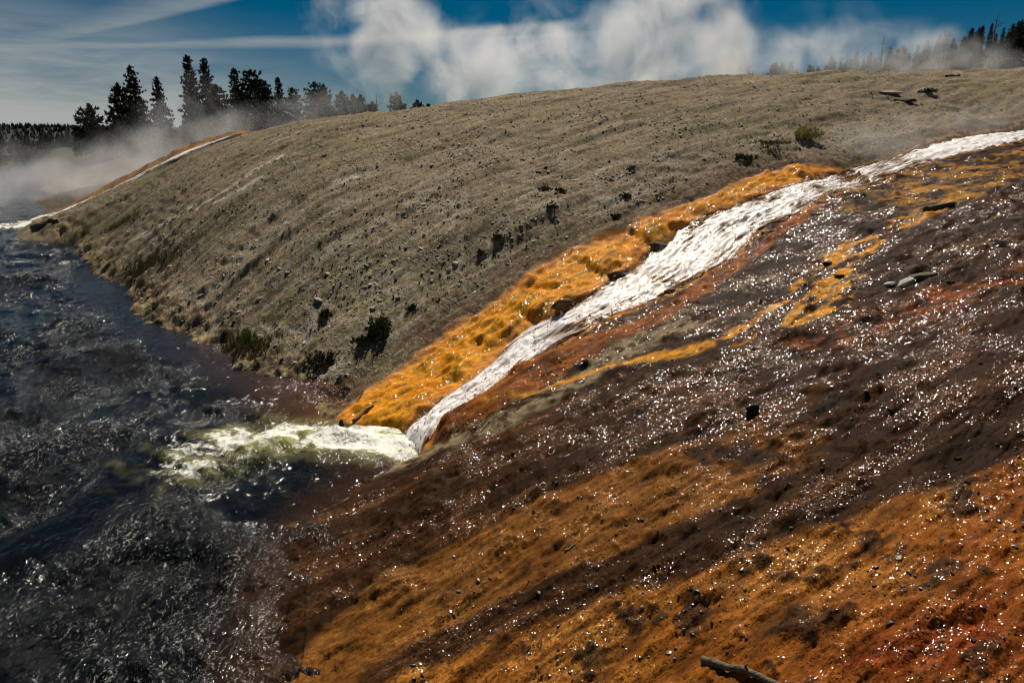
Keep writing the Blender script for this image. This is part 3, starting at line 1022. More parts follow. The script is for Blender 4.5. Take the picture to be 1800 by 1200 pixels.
    put(sstep(d - w, 0.10, -0.10) * sstep(midn[near] + 0.7 * fin[near] + 1.0 * sstep(w, 0.3, 0.12), -0.35, 0.05) * sstep(fbm(e['u'][near] * 0.7, e['v'][near] * 3.2, 4, 87) + 0.8 * sstep(w, 0.25, 0.1), -0.22, 0.12), gc, 0.95, 0.3)
    put(zone(sd_poly(wxn, wyn, ROCKY_GOLD), 0.3) * sstep(midn[near] + fin[near] * 0.9, -0.25, 0.35), lerp3(A3((0.42, 0.19, 0.018)), A3((0.10, 0.06, 0.012)), sstep(fin, 0.05, 0.5)), 0.9, 0.2)
    # orange mat beside the cascade
    uv = fbm(e['u'] * 1.1, e['v'] * 5.0, 4, 86)
    mc = lerp3(A3((0.80, 0.265, 0.008)), A3((0.82, 0.34, 0.02)), np.clip(0.5 + midn, 0, 1))
    mc = lerp3(mc, A3((0.30, 0.165, 0.010)), np.clip(uv * 1.7 + 0.08, 0, 0.9))
    mc = lerp3(mc, A3((0.13, 0.062, 0.010)), np.clip(-uv * 1.8 - 0.25, 0, 0.85))
    mc = lerp3(mc, A3((0.66, 0.26, 0.08)), sstep(mat, 0.45, 0.05) * 0.6)
    mk = sstep(mat, -0.08, 0.10)
    wcol = lerp3(wcol, mc, mk)
    glint = glint + (np.clip(0.30 + 0.45 * uv, 0, 1) - glint) * mk
    # stream bed
    sb = sstep(strm, -0.10, 0.05)
    wcol = lerp3(wcol, A3((0.45, 0.21, 0.05)), sb * 0.8)
    rim = sstep(np.abs(strm + 0.12), 0.22, 0.05) * sstep(fin, -0.4, 0.3)
    wcol = lerp3(wcol, A3((0.58, 0.22, 0.025)), rim * 0.8 * (1 - sb))
    col = lerp3(col, wcol, wet)
    glint = glint * wet
    # far cascade banks
    f2 = e['far2']
    o2 = sstep(f2, 0.7, -0.8) * sstep(f2, -5.5, -3.5) * sstep(x, -36, -31)
    oc = lerp3(A3((0.36, 0.17, 0.045)), A3((0.12, 0.07, 0.04)), np.clip(0.35 - 1.6 * midn, 0, 1))
    col = lerp3(col, oc, o2 * 0.95)
    beyond = sstep(y + 0.0 * x, 50, 54) * sstep(-x, 12, 18)
    col = lerp3(col, lerp3(A3((0.115, 0.085, 0.05)), A3((0.05, 0.04, 0.025)), np.clip(0.5 + 1.3 * rl, 0, 1)), beyond * 0.9)
    fard = sstep(e['r'], 85, 110)
    col = lerp3(col, lerp3(A3((0.026, 0.030, 0.013)), A3((0.045, 0.042, 0.020)), np.clip(0.5 + big, 0, 1)), fard * 0.95)
    V = np.stack([x, y, z], 1)
    F = grid_faces(len(rings), na)
    keep = (z[F].max(1) > -0.28)
    F = F[keep]
    used = np.zeros(n, bool)
    used[F.ravel()] = True
    idx = np.cumsum(used) - 1
    me = mesh_np('ground', V[used], idx[F])
    set_attr(me, 'col', np.clip(col[used], 0.003, 0.9))
    set_attr(me, 'wet', wet[used])
    set_attr(me, 'glint', np.clip(glint[used], 0, 1))
    return link('ground', me, M_GROUND, kind='structure')


build_ground()


# ------------------------------------------------------------------ river
PLUME = [on_z(*p) for p in [(745, 800), (715, 760), (670, 745), (600, 748), (540, 738), (470, 738), (400, 752), (330, 772), (265, 800), (238, 828), (250, 852),
                            (300, 858), (350, 845), (420, 812), (520, 792), (600, 790), (660, 800), (710, 806)]]
CALM = [on_z(*p) for p in [(150, 470), (220, 500), (255, 550), (360, 600), (500, 660), (590, 738), (500, 720), (400, 680), (300, 640), (215, 590), (150, 545), (120, 490)]]
CALM2 = [on_z(*p) for p in [(345, 890), (420, 840), (520, 805), (620, 800), (700, 812), (640, 850), (590, 890), (540, 930), (440, 930), (370, 925)]]


def build_river():
    rings = np.concatenate([np.geomspace(3.2, 60, 520, endpoint=False), np.geomspace(60, 260, 50), np.geomspace(270, 900, 6)])
    degs = np.concatenate([np.linspace(-115, -48, 40, endpoint=False), np.linspace(-48, 2, 530)])
    na = len(degs)
    X, Y = polar_grid(degs, rings)
    x, y = X.ravel(), Y.ravel()
    n = len(x)
    r = np.hypot(x, y)
    wx = x + 0.25 * fbm(x * 0.7, y * 0.7, 3, 101)
    wy = y + 0.25 * fbm(x * 0.7 + 30, y * 0.7, 3, 102)
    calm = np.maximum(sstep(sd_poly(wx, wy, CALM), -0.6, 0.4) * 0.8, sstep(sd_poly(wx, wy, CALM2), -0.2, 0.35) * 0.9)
    pl = sd_poly(wx, wy, PLUME)
    plume = sstep(pl + 0.35 * fbm(x * 1.8, y * 1.8, 3, 120), -0.55, 0.45)
    # flow runs toward the camera, cross waves and boils
    f1 = x * 0.55 + y * 0.83
    f2 = x * 0.83 - y * 0.55
    wob = 0.5 * fbm(x * 0.3, y * 0.3, 3, 103)
    w1 = fbm(f1 * 0.55 + wob, f2 * 0.35, 4, 104, 0.55)
    w2 = fbm(f1 * 2.0 + wob, f2 * 1.2, 3, 105, 0.55)
    patches = 0.50 + 1.1 * fbm(x * 0.30, y * 0.22, 3, 106) + 0.7 * fbm(x * 0.9, y * 0.7, 2, 111) + 0.15 * sstep(r, 26, 12)
    chop = np.clip(patches, 0.12, 1.2) * (1 - 0.85 * calm)
    z = (0.26 * w1 + 0.11 * w2) * chop * sstep(r, 130, 40) * sstep(y, 2, 6)
    z = z + sstep(pl, -0.5, 0.6) * (0.05 + 0.10 * fbm(x * 1.3, y * 1.6, 3, 107) + 0.03 * fbm(x * 5, y * 5, 2, 108))
    # foam: lacy where the hot stream shoots in, bits on rapids
    lace = 1 - np.abs(fbm(wx * 1.5 + w1, wy * 1.9, 4, 109)) * 2.6
    mouth = on_z(700, 775)
    dm = np.hypot(x - mouth[0], y - mouth[1])
    foam = plume * np.clip(0.34 + 0.50 * lace + 0.55 * sstep(dm, 2.2, 0.3) - 0.08 * sstep(dm, 2.5, 5.5), 0, 1)
    rap = np.exp(-((y - 30.5 - 0.05 * x) / 1.1) ** 2) * sstep(x, -14, -18) * np.clip(0.25 + 0.9 * fbm(x * 0.9, y * 1.6, 3, 110), 0, 0.55)
    d2 = np.hypot(x + 31.5, y - 42.8)
    rap = np.maximum(rap, sstep(d2, 4.5, 0.6) * np.clip(0.55 + 0.6 * lace, 0, 0.9))
    foam = foam * (1 - 0.45 * sstep(dm, 2.0, 5.0))
    foam = np.maximum(foam, rap)
    crest = sstep(w1 + 0.5 * w2, 0.42, 0.75) * sstep(patches, 0.5, 1.0) * 0.38 * (1 - calm)  # white on the wave crests, painted for clusters of sun glints as well as foam
    foam = np.maximum(foam, crest)
    col = np.tile(np.array((0.004, 0.0045, 0.005)), (n, 1))
    # shallows over the orange bed, greenish aerated water in the plume
    dsh = seg_dist(x, y, np.array(SHORE)[:12, :2])[0]
    sh = sstep(dsh, 1.6, 0.1) * sstep(x, -12, -5)
    col = lerp3(col, np.tile(np.array((0.075, 0.035, 0.014)), (n, 1)), sh)
    dsh2 = seg_dist(x, y, np.array(SHORE)[12:, :2])[0]
    col = lerp3(col, np.tile(np.array((0.030, 0.015, 0.006)), (n, 1)), sstep(dsh2, 1.1, 0.1))
    col = lerp3(col, np.tile(np.array((0.020, 0.026, 0.038)), (n, 1)), calm * 0.7 * sstep(y, 12, 15))  # bluish reflection on the calm strip, painted into the water colour
    col = lerp3(col, np.tile(np.array((0.42, 0.40, 0.15)), (n, 1)), plume * np.clip(0.72 + 0.7 * w2 - 0.75 * sstep(dm, 1.5, 4.5), 0, 1))
    fcol = sstep(r, 55, 80)
    col = lerp3(col, np.tile(np.array((0.03, 0.035, 0.045)), (n, 1)), fcol)
    V = np.stack([x, y, z], 1)
    F = grid_faces(len(rings), na)
    hb = base_h(x, y)
    keep = hb[F].min(1) < 0.22
    F = F[keep]
    used = np.zeros(n, bool)
    used[F.ravel()] = True
    idx = np.cumsum(used) - 1
    me = mesh_np('river', V[used], idx[F])
    set_attr(me, 'col', col[used])
    set_attr(me, 'chop', np.clip(0.10 + 0.8 * chop - 0.1 * plume, 0.06, 1)[used])
    set_attr(me, 'foam', foam[used])
    link('river', me, M_RIVER, kind='structure')


build_river()


# ------------------------------------------------------------------ cascades
def ribbon(name, Lp, Rp, nu, nv, seed, foam_fn, lift=-0.07, amp=0.10, zfun=None, margin=0.10, mouth_drop=False, dipk=1.0):
    Lq = resample(Lp, nu)
    Rq = resample(Rp, nu)
    w = np.linalg.norm(Rq - Lq, axis=1)[:, None]
    vv = np.linspace(-margin, 1 + margin, nv)[None, :]
    Xx = Lq[:, 0:1] + (Rq[:, 0:1] - Lq[:, 0:1]) * vv
    Yy = Lq[:, 1:2] + (Rq[:, 1:2] - Lq[:, 1:2]) * vv
    mid = 0.5 * (Lq + Rq)
    s = np.concatenate([[0], np.cumsum(np.linalg.norm(np.diff(mid, axis=0), axis=1))])
    S_ = np.repeat(s[:, None], nv, 1)
    A_ = (vv - 0.5) * w
    zb = (zfun or base_h)(Xx, Yy)
    edge = np.clip((0.5 - np.abs(np.clip(vv, 0, 1) - 0.5)) * 2, 0, 1) + 0 * A_
    # ragged margins
    rag = (0.16 + 0.30 * fbm(S_ * 1.3, A_ * 0.7, 4, seed + 9)) * np.clip(w / 1.6, 0.25, 1.0)
    dedge = np.minimum(vv + margin, 1 + margin - vv) * w
    dip = sstep(dedge, rag + 0.08 * np.clip(w / 1.6, 0.3, 1), np.maximum(rag - 0.06, 0.0)) * 0.22
    tur = fbm(S_ * 0.7, A_ * 2.4, 3, seed) * 1.0 + fbm(S_ * 1.5, A_ * 10.0, 3, seed + 5) * 0.45 + np.maximum(0, fbm(S_ * 2.4, A_ * 3.0, 3, seed + 7) - 0.1) * 1.1
    zz = zb + lift + amp * tur * (0.35 + 0.65 * sstep(edge, 0, 0.3)) + 0.04 * sstep(edge, 0, 0.6)
    zz = zz - dip * dipk
    if mouth_drop:
        zz = zz - 0.30 * sstep(S_, 0.75, 0.0)
    foam = foam_fn(S_, A_, edge, s[-1])
    V = np.stack([Xx.ravel(), Yy.ravel(), zz.ravel()], 1)
    me = mesh_np(name, V, grid_faces(nu, nv))
    set_attr(me, 'foam', foam.ravel())
    fl = me.attributes.new('flow', 'FLOAT_VECTOR', 'POINT')
    fl.data.foreach_set('vector', np.stack([S_.ravel() * 0.9, A_.ravel() * 9.0, np.zeros(S_.size)], 1).astype(np.float32).ravel())
    return me


def foam_main(s, a, edge, L):
    t = s / L
    f = 0.30 + 0.32 * sstep(edge, 0.0, 0.4) + 0.55 * fbm(s * 0.6, a * 1.3, 4, 203)
    f = f - 0.32 * sstep(t, 0.88, 0.98) + 0.25 * sstep(t, 0.25, 0.05)
    return np.clip(f, 0, 1)


def z_main(x, y):
    return np.maximum(base_h(x, y), 0.02)


me = ribbon('hot_stream', S_L, S_R, 480, 84, 201, foam_main, lift=-0.02, amp=0.085, zfun=z_main, margin=0.16, mouth_drop=True)
link('hot_stream', me, M_STREAM, kind='structure')


def foam_up(s, a, edge, L):
    t = s / L
    return np.clip(0.22 + 0.35 * sstep(t, 0.12, 0.3) + 0.25 * sstep(edge, 0, 0.4) + 0.3 * fbm(s * 0.7, a * 1.6, 3, 213), 0, 1)


me = ribbon('upper_stream', U_L, U_R, 220, 40, 211, foam_up, lift=-0.06, amp=0.06)
link('upper_stream', me, M_STREAM, kind='structure')
nrm = np.zeros((len(S2_C), 2))
tn = np.gradient(S2_C[:, :2], axis=0)
tn /= np.linalg.norm(tn, axis=1)[:, None]
nrm = np.stack([-tn[:, 1], tn[:, 0]], 1)
wid = (0.9 + 0.3 * np.cos(np.arange(len(S2_C)) * 2.7))[:, None] * (np.interp(np.arange(len(S2_C)), [0, 6, 8, 10], [1.0, 0.75, 0.5, 0.12]) * (1 + 0.35 * np.sin(np.arange(len(S2_C)) * 1.9)))[:, None]
me = ribbon('far_stream', S2_C[:, :2] + nrm * wid, S2_C[:, :2] - nrm * wid, 160, 16, 221,
            lambda s, a, e, L: np.clip(0.45 + 0.3 * e + 0.6 * fbm(s * 0.5, a * 1.5, 4, 3), 0, 1), lift=0.05, amp=0.05, dipk=0.25,
            zfun=lambda x, y: np.interp(x, S2_C[:, 0], S2_C[:, 2]) + 0.24 * (y - 45.4))
link('far_stream', me, M_STREAM, kind='structure')



def build_spray():
    n = 2200
    Lq, Rq = resample(S_L, 300), resample(S_R, 300)
    i = rng.integers(6, 285, n)
    v = np.clip(rng.beta(0.7, 0.7, n) * 1.16 - 0.08, -0.08, 1.08)
    q = Lq[i] + (Rq[i] - Lq[i]) * v[:, None] + rng.normal(0, 0.05, (n, 2))
    z = np.maximum(base_h(q[:, 0], q[:, 1]), 0.02) + 0.02 + rng.exponential(0.045, n)
    sz = rng.uniform(0.005, 0.014, n)
    T = np.array([(1, 1, 1), (1, -1, -1), (-1, 1, -1), (-1, -1, 1)], float)
    c = np.stack([q[:, 0], q[:, 1], z], 1)
    jit = rng.uniform(0.6, 1.5, (n, 4, 3))
    V = (c[:, None] + T[None] * sz[:, None, None] * jit).reshape(-1, 3)
    F = (np.array([(0, 1, 2), (0, 3, 1), (0, 2, 3), (1, 3, 2)])[None] + (np.arange(n) * 4)[:, None, None]).reshape(-1, 3)
    m = plain_material('spray', (0.86, 0.83, 0.80), (0.80, 0.74, 0.68), 3.0, 0.5)
    link('spray', mesh_np('spray', V, F, False), m, kind='stuff', label='white droplets of spray flung up along the cascade', category='spray')


build_spray()

# ------------------------------------------------------------------ loose stones
ICO_V = []
gphi = (1 + 5 ** 0.5) / 2
for a_, b_ in ((1, gphi), (-1, gphi), (1, -gphi), (-1, -gphi)):
    ICO_V += [(0, a_, b_), (a_, b_, 0), (b_, 0, a_)]
ICO_V = np.array(ICO_V, float) / math.sqrt(1 + gphi * gphi)


def hull_faces(V):
    n = len(V)
    F = []
    for i in range(n):
        for j in range(i + 1, n):
            for k in range(j + 1, n):
                nn = np.cross(V[j] - V[i], V[k] - V[i])
                d = (V - V[i]) @ nn
                if (d <= 1e-9).all():
                    F.append((i, j, k))
                elif (d >= -1e-9).all():
                    F.append((i, k, j))
    return np.array(F)


ICO_F = hull_faces(ICO_V)


def scatter_stones(name, x, y, size, cols, flat=(0.35, 0.7), sink=0.25):
    n = len(x)
    z = height(x, y)
    B = np.repeat(ICO_V[None], n, 0) * (1 + 0.35 * rng.uniform(-1, 1, (n, 12, 1)))
    sc = np.stack([rng.uniform(0.7, 1.5, n), rng.uniform(0.6, 1.0, n), rng.uniform(*flat, n)], 1) * size[:, None] * 0.5
    B = B * sc[:, None, :]
    a = rng.uniform(0, 2 * math.pi, n)
    tl = rng.normal(0, 0.35, n)
    ct, st_ = np.cos(tl)[:, None], np.sin(tl)[:, None]
    bx, by, bz = B[..., 0], B[..., 1], B[..., 2]
    bx, bz = bx * ct - bz * st_, bx * st_ + bz * ct
    ca, sa = np.cos(a)[:, None], np.sin(a)[:, None]
    V = np.stack([x[:, None] + bx * ca - by * sa, y[:, None] + bx * sa + by * ca, z[:, None] + bz + (0.5 - sink) * sc[:, 2:3]], -1).reshape(-1, 3)
    F = (ICO_F[None] + (np.arange(n) * 12)[:, None, None]).reshape(-1, 3)
    me = mesh_np(name, V, F, False)
    set_attr(me, 'col', np.repeat(cols, 12, 0))
    return me


M_STONE = vcol_material('loose_stone', 0.85, 0.2, 18.0, 0.35)


def polar_points(n, a0, a1, r0, r1):
    a = np.radians(rng.uniform(a0, a1, n))
    r = np.exp(rng.uniform(math.log(r0), math.log(r1), n))
    return r * np.sin(a), r * np.cos(a)


def build_gravel():
    x, y = polar_points(110000, -40, 44, 11, 52)
    e = {}
    zz = height(x, y, e)
    clus = fbm(x * 0.35, y * 0.35, 3, 301) + 0.5 * fbm(e['am'] * 0.3, e['cm'] * 1.5, 2, 302)
    ok = (e['ap'] < -0.5) & (zz > 0.15) & (rng.uniform(0, 1, len(x)) < np.clip(0.30 + 0.7 * clus, 0.06, 0.9)) & (base_h(x, y) > 0.1) & (y < 47)
    x, y = x[ok][:26000], y[ok][:26000]
    n = len(x)
    size = 0.035 + 0.028 * rng.exponential(1.0, n) * np.clip(np.hypot(x, y) / 20, 0.7, 1.6)
    size = np.minimum(size * 0.8, 0.11)
    t = rng.uniform(0, 1, n)[:, None]
    cols = np.array((0.20, 0.165, 0.11)) * (1 - t) + np.array((0.60, 0.55, 0.45)) * t ** 1.3
    link('gravel', scatter_stones('gravel', x, y, size * 1.15, cols, (0.16, 0.42), 0.15), M_STONE, kind='stuff',
         label='loose grey and buff gravel strewn over the dry flank of the mound', category='gravel')


build_gravel()
M_CRUST = vcol_material('wet_crust', 0.35, 0.5, 30.0, 0.4)


def build_crust():
    x, y = polar_points(30000, -14, 44, 4.2, 22)
    e = {}
    zz = height(x, y, e)
    cl = fbm(x * 1.1, y * 1.1, 3, 311)
    ok = (e['ap'] > 0.25) & (e['mat'] < -0.1) & (e['strm'] < -0.15) & (rng.uniform(0, 1, len(x)) < np.clip(0.18 + 0.9 * cl, 0.02, 0.9)) & (zz > 0.1)
    x, y = x[ok][:1800], y[ok][:1800]
    n = len(x)
    size = 0.018 + 0.014 * rng.exponential(1.0, n) * np.clip(np.hypot(x, y) / 10, 0.7, 1.8)
    size = np.minimum(size, 0.07)
    t = rng.uniform(0, 1, n)[:, None]
    cols = np.array((0.02, 0.012, 0.007)) * (1 - t) + np.array((0.17, 0.10, 0.04)) * t ** 2
    link('crust_chips', scatter_stones('crust_chips', x, y, size, cols, (0.3, 0.6), 0.3), M_CRUST, kind='stuff',
         label='dark broken chips of sinter crust on the wet brown apron', category='crust')


build_crust()


def rock_mesh(name, dims, seed, col, rough=0.22, sub=2):
    import bmesh
    g = np.random.default_rng(seed + 500)
    bm = bmesh.new()
    for _ in range(22):
        v = g.normal(0, 1, 3)
        v /= np.linalg.norm(v)
        v = np.sign(v) * np.abs(v) ** 0.75 * g.uniform(0.75, 1.1)
        bm.verts.new(v * np.array(dims) * 0.5)
    bmesh.ops.convex_hull(bm, input=bm.verts)
    loose_v = [v for v in bm.verts if not v.link_faces]
    bmesh.ops.delete(bm, geom=loose_v, context='VERTS')
    bmesh.ops.subdivide_edges(bm, edges=bm.edges[:], cuts=2, use_grid_fill=True)
    for v in bm.verts:
        c = v.co
        k = 1 + 0.10 * float(pn(np.array([c.x * 2.2 / dims[0] + seed]), np.array([(c.y / dims[1] + c.z / dims[2]) * 2.2]), seed)[0])
        v.co = c * k
    bmesh.ops.triangulate(bm, faces=bm.faces)
    me = bpy.data.meshes.new(name)
    bm.to_mesh(me)
    bm.free()
    set_attr(me, 'col', np.tile(np.array(col), (len(me.vertices), 1)))
    return me


def place_rock(name, px, py, dims, seed, col, label, category='rock', rz=0.0, tilt=0.0, group=None, sink=0.2):
    p = P(px, py)
    z = hz(p[0], p[1])
    o = link(name, rock_mesh(name, dims, seed, col), M_STONE, label=label, category=category, group=group)
    o.location = (p[0], p[1], z + dims[2] * (0.5 - sink))
    o.rotation_euler = (0, tilt, rz)
    return o


place_rock('slab_rock', 1594, 498, (0.42, 0.22, 0.10), 1, (0.42, 0.38, 0.33), 'pale flat slab lying on the dark wet slope, the larger and more upright one', rz=0.3, tilt=-0.35)
place_rock('slab_rock', 1563, 503, (0.24, 0.16, 0.06), 2, (0.40, 0.36, 0.30), 'small pale flat slab just left of the larger slab on the dark slope', rz=0.4, tilt=-0.2)
place_rock('slab_rock', 1622, 488, (0.55, 0.30, 0.10), 3, (0.09, 0.065, 0.045), 'dark brown slab behind the pale slab on the wet slope', rz=0.2, tilt=-0.15)
place_rock('boulder', 1322, 730, (0.19, 0.17, 0.16), 4, (0.025, 0.02, 0.018), 'black fist-sized stone alone on the brown wet apron')
place_rock('slab_rock', 1558, 164, (1.6, 0.9, 0.22), 5, (0.50, 0.45, 0.38), 'pale low outcrop high on the gravel mound under the right ridge', rz=0.1, sink=0.55)
place_rock('slab_rock', 1585, 176, (1.6, 0.6, 0.16), 6, (0.05, 0.045, 0.035), 'dark low outcrop just below the pale one high on the mound', rz=-0.1, sink=0.55)
place_rock('slab_rock', 1110, 296, (0.38, 0.18, 0.05), 7, (0.50, 0.46, 0.38), 'pale flat stone on the gravel above the middle of the cascade', rz=0.15)
place_rock('boulder', 600, 748, (0.10, 0.10, 0.20), 8, (0.02, 0.015, 0.012), 'small dark upright stone at the tip of the orange fan by the foam', sink=0.1)
place_rock('boulder', 1455, 466, (0.22, 0.18, 0.12), 9, (0.035, 0.024, 0.018), 'dark lump in the middle of the golden side streak', sink=0.5)
place_rock('boulder', 1475, 488, (0.26, 0.16, 0.09), 10, (0.06, 0.03, 0.012), 'brown lump at the lower bend of the golden side streak', sink=0.5)
for (px, py, dm, sd, cl, rz, lb) in [
        (1150, 424, (0.95, 0.42, 0.30), 61, (0.075, 0.05, 0.028), 0.7, 'dark wet ledge sticking out of the orange mat, uppermost along the cascade'),
        (1075, 474, (0.85, 0.40, 0.30), 62, (0.07, 0.045, 0.025), 0.75, 'dark wet ledge in the middle of the left edge of the cascade'),
        (985, 530, (1.0, 0.34, 0.26), 63, (0.10, 0.055, 0.02), 0.8, 'long brown ledge low on the left edge of the cascade'),
        (1455, 322, (1.1, 0.5, 0.28), 64, (0.08, 0.05, 0.03), 0.5, 'dark ledge where the pool spills into the cascade'),
        (1340, 405, (0.55, 0.30, 0.22), 65, (0.10, 0.06, 0.015), 0.7, 'mossy brown rock on the right edge high on the cascade'),
        (1268, 442, (0.42, 0.26, 0.18), 66, (0.11, 0.07, 0.015), 0.7, 'small mossy rock on the right edge below the high one'),
        (1178, 500, (0.7, 0.30, 0.16), 67, (0.10, 0.06, 0.035), 0.7, 'brown rock washed over by the cascade near its right edge'),
        (985, 604, (0.6, 0.26, 0.20), 68, (0.13, 0.04, 0.012), 0.6, 'rust red ledge on the right bank where the stream narrows')]:
    place_rock('ledge_rock', px + 10, py + 8, (dm[0], dm[1] * 0.8, dm[2]), sd, cl, lb, 'rock', rz=rz, tilt=0.1, sink=0.68)
loose = [(394, 486), (372, 488), (320, 494), (352, 518), (470, 455), (560, 534), (615, 430), (535, 600), (455, 520), (420, 545), (655, 545), (690, 470), (740, 435), (700, 520),
         (760, 470), (800, 455), (505, 475), (300, 470), (575, 480), (640, 500), (870, 418), (960, 290), (1045, 300), (1010, 312), (1075, 315)]
for i, (px, py) in enumerate(loose):
    s = random.uniform(0.09, 0.17) * (1.25 if py < 320 else 1.0)
    c = random.uniform(0.36, 0.52)
    place_rock('loose_stone', px, py, (s * 1.5, s * 0.9, s * 0.45), 30 + i, (c, c * 0.93, c * 0.8),
               'pale loose stone lying on the grey gravel flank of the mound', 'stone', rz=random.uniform(0, 3), tilt=random.uniform(-0.4, 0.1), group='pale loose stones on the gravel flank')


# ------------------------------------------------------------------ logs and sticks
M_WOOD = plain_material('weathered_wood', (0.30, 0.24, 0.17), (0.09, 0.065, 0.04), 9.0, 0.8, 0.6, (1, 9, 9))
M_LOG = plain_material('old_log', (0.20, 0.15, 0.10), (0.06, 0.042, 0.026), 9.0, 0.8, 0.6, (1, 9, 9))
M_WOOD_DARK = plain_material('wet_wood', (0.10, 0.065, 0.04), (0.03, 0.02, 0.013), 9.0, 0.6, 0.5, (1, 9, 9))
M_WOOD_PALE = plain_material('bleached_wood', (0.62, 0.52, 0.38), (0.38, 0.29, 0.19), 9.0, 0.8, 0.3, (1, 9, 9))


def tube(path, radii, ns=9, seed=0, wob=0.12):
    path = np.array(path, float)
    n = len(path)
    T = np.gradient(path, axis=0)
    T /= np.linalg.norm(T, axis=1)[:, None]
    V = []
    for i in range(n):
        t = T[i]
        ref = np.array((0, 0, 1.0)) if abs(t[2]) < 0.9 else np.array((1.0, 0, 0))
        a = np.cross(t, ref)
        a /= np.linalg.norm(a)
        b = np.cross(t, a)
        for k in range(ns):
            th = 2 * math.pi * k / ns
            rr = radii[i] * (1 + wob * float(pn(np.array([k * 0.9 + seed]), np.array([i * 0.45 + seed]), seed)[0]) * 1.6)
            V.append(path[i] + rr * (math.cos(th) * a + math.sin(th) * b))
    F = []
    for i in range(n - 1):
        for k in range(ns):
            k2 = (k + 1) % ns
            F.append((i * ns + k, (i + 1) * ns + k, (i + 1) * ns + k2, i * ns + k2))
    F = [tuple(f) for f in F]
    F.append(tuple(range(ns)))
    F.append(tuple((n - 1) * ns + k for k in reversed(range(ns))))
    return V, F


def tube_mesh(name, path, radii, ns=9, seed=0, wob=0.12):
    V, F = tube(path, radii, ns, seed, wob)
    me = bpy.data.meshes.new(name)
    me.from_pydata([tuple(v) for v in V], [], F)
    for p in me.polygons:
        p.use_smooth = len(p.vertices) == 4
    me.update()
    return me


def stick(name, pix, r0, r1, mat, label, category, lift=0.6, sag=0.0, seed=1, stub=False, zs=None):
    A = [P(*p) for p in pix]
    A = np.array(A)
    Q = np.array([np.interp(np.linspace(0, len(A) - 1, 14), np.arange(len(A)), A[:, k]) for k in range(3)]).T
    Z = height(Q[:, 0], Q[:, 1])
    Q[:, 2] = Z * 0.35 + np.interp(np.arange(14), [0, 13], [Z[0], Z[-1]]) * 0.65
    rad = np.linspace(r0, r1, 14)
    Q[:, 2] = np.maximum(Q[:, 2], Z - 0.2 * rad) + rad * lift
    Q[:, 0] += 0.4 * r0 * np.sin(np.arange(14) * 0.7 + seed)
    base = Q[0].copy()
    o = link(name, tube_mesh(name, Q - base, rad, 10, seed), mat, label=label, category=category)
    o.location = base
    if stub:
        k = 8
        s = Q[k] - base
        tip = s + np.array((0.03, -0.02, 0.10)) * (r0 / 0.05)
        link('branch_stub', tube_mesh('branch_stub', [s, (s + tip) / 2 + 0.004, tip], [r0 * 0.4, r0 * 0.3, r0 * 0.16], 7, seed), mat, o)
    return o


stick('log', [(1232, 1172), (1262, 1180), (1310, 1196), (1380, 1216)], 0.029, 0.022, M_LOG, 'dark weathered log lying in the orange mat at the bottom edge', 'log', seed=2, stub=True)
stick('log', [(1628, 375), (1650, 367), (1678, 361)], 0.09, 0.06, M_WOOD_DARK, 'dark curved log on the brown slope right of the golden streak', 'log', seed=3)
stick('stick', [(1562, 572), (1568, 585)], 0.022, 0.016, M_WOOD_PALE, 'short bleached stick on the rust patch of the dark slope', 'stick', seed=4)
stick('stick', [(994, 972), (1012, 960)], 0.012, 0.008, M_WOOD, 'small grey twig on the brown-orange band in the foreground', 'twig', seed=5)
stick('stick', [(622, 744), (640, 724), (655, 712)], 0.035, 0.022, M_WOOD_DARK, 'brown driftwood stick lying on the orange fan beside the foam', 'stick', seed=6)
stick('log', [(55, 395), (75, 394), (100, 391)], 0.16, 0.14, M_WOOD_DARK, 'dark log at the water edge under the far cascade', 'log', seed=7)
stick('stick', [(1425, 378), (1445, 376)], 0.03, 0.02, M_WOOD, 'thin grey twig on the dark crust right of the cascade', 'twig', seed=8)
pb = P(638, 690)
zb = hz(pb[0], pb[1])
o = link('stake', tube_mesh('stake', [(0, 0, -0.1), (-0.015, 0, 0.12), (-0.03, 0.01, 0.26), (-0.075, 0.01, 0.40)], [0.022, 0.02, 0.017, 0.012], 8, 9), M_WOOD_PALE,
         label='bleached stick standing upright at the edge of the orange fan', category='stick')
o.location = (pb[0], pb[1], zb)


# ------------------------------------------------------------------ plants
def blades(centers, dirs, length, width, nper, spread, seed=0):
    """tufts of thin triangles"""
    g = np.random.default_rng(seed)
    n = len(centers)
    c = np.repeat(centers, nper, 0)
    d = np.repeat(dirs, nper, 0) + g.normal(0, spread, (n * nper, 3))
    d /= np.linalg.norm(d, axis=1)[:, None]
    L = np.repeat(length, nper)[:, None] * g.uniform(0.6, 1.15, (n * nper, 1))
    s = np.cross(d, g.normal(0, 1, d.shape))
    s /= np.linalg.norm(s, axis=1)[:, None] + 1e-9
    wv = np.repeat(width, nper)[:, None] * s * 0.5
    V = np.stack([c - wv, c + wv, c + d * L], 1).reshape(-1, 3)
    F = np.arange(len(V)).reshape(-1, 3)
    return V, F


def foliage_material(name, c1, c2, c3):
    m, t, out = new_mat(name)
    b = principled(t, out)
    tcn = t.add('ShaderNodeTexCoord')
    n = t.noise(tcn.outputs['Object'], 1.6, 3, 0.6)
    n2 = t.noise(tcn.outputs['Object'], 9.0, 2, 0.6)
    c = t.mix(t.ramp(n, 0.35, 0.65), (*c1, 1), (*c2, 1))
    c = t.mix(t.ramp(n2, 0.5, 0.75), c, (*c3, 1))
    t.l.new(c, b.inputs['Base Color'])
    b.inputs['Roughness'].default_value = 0.6
    b.inputs['Specular IOR Level'].default_value = 0.2
    return m


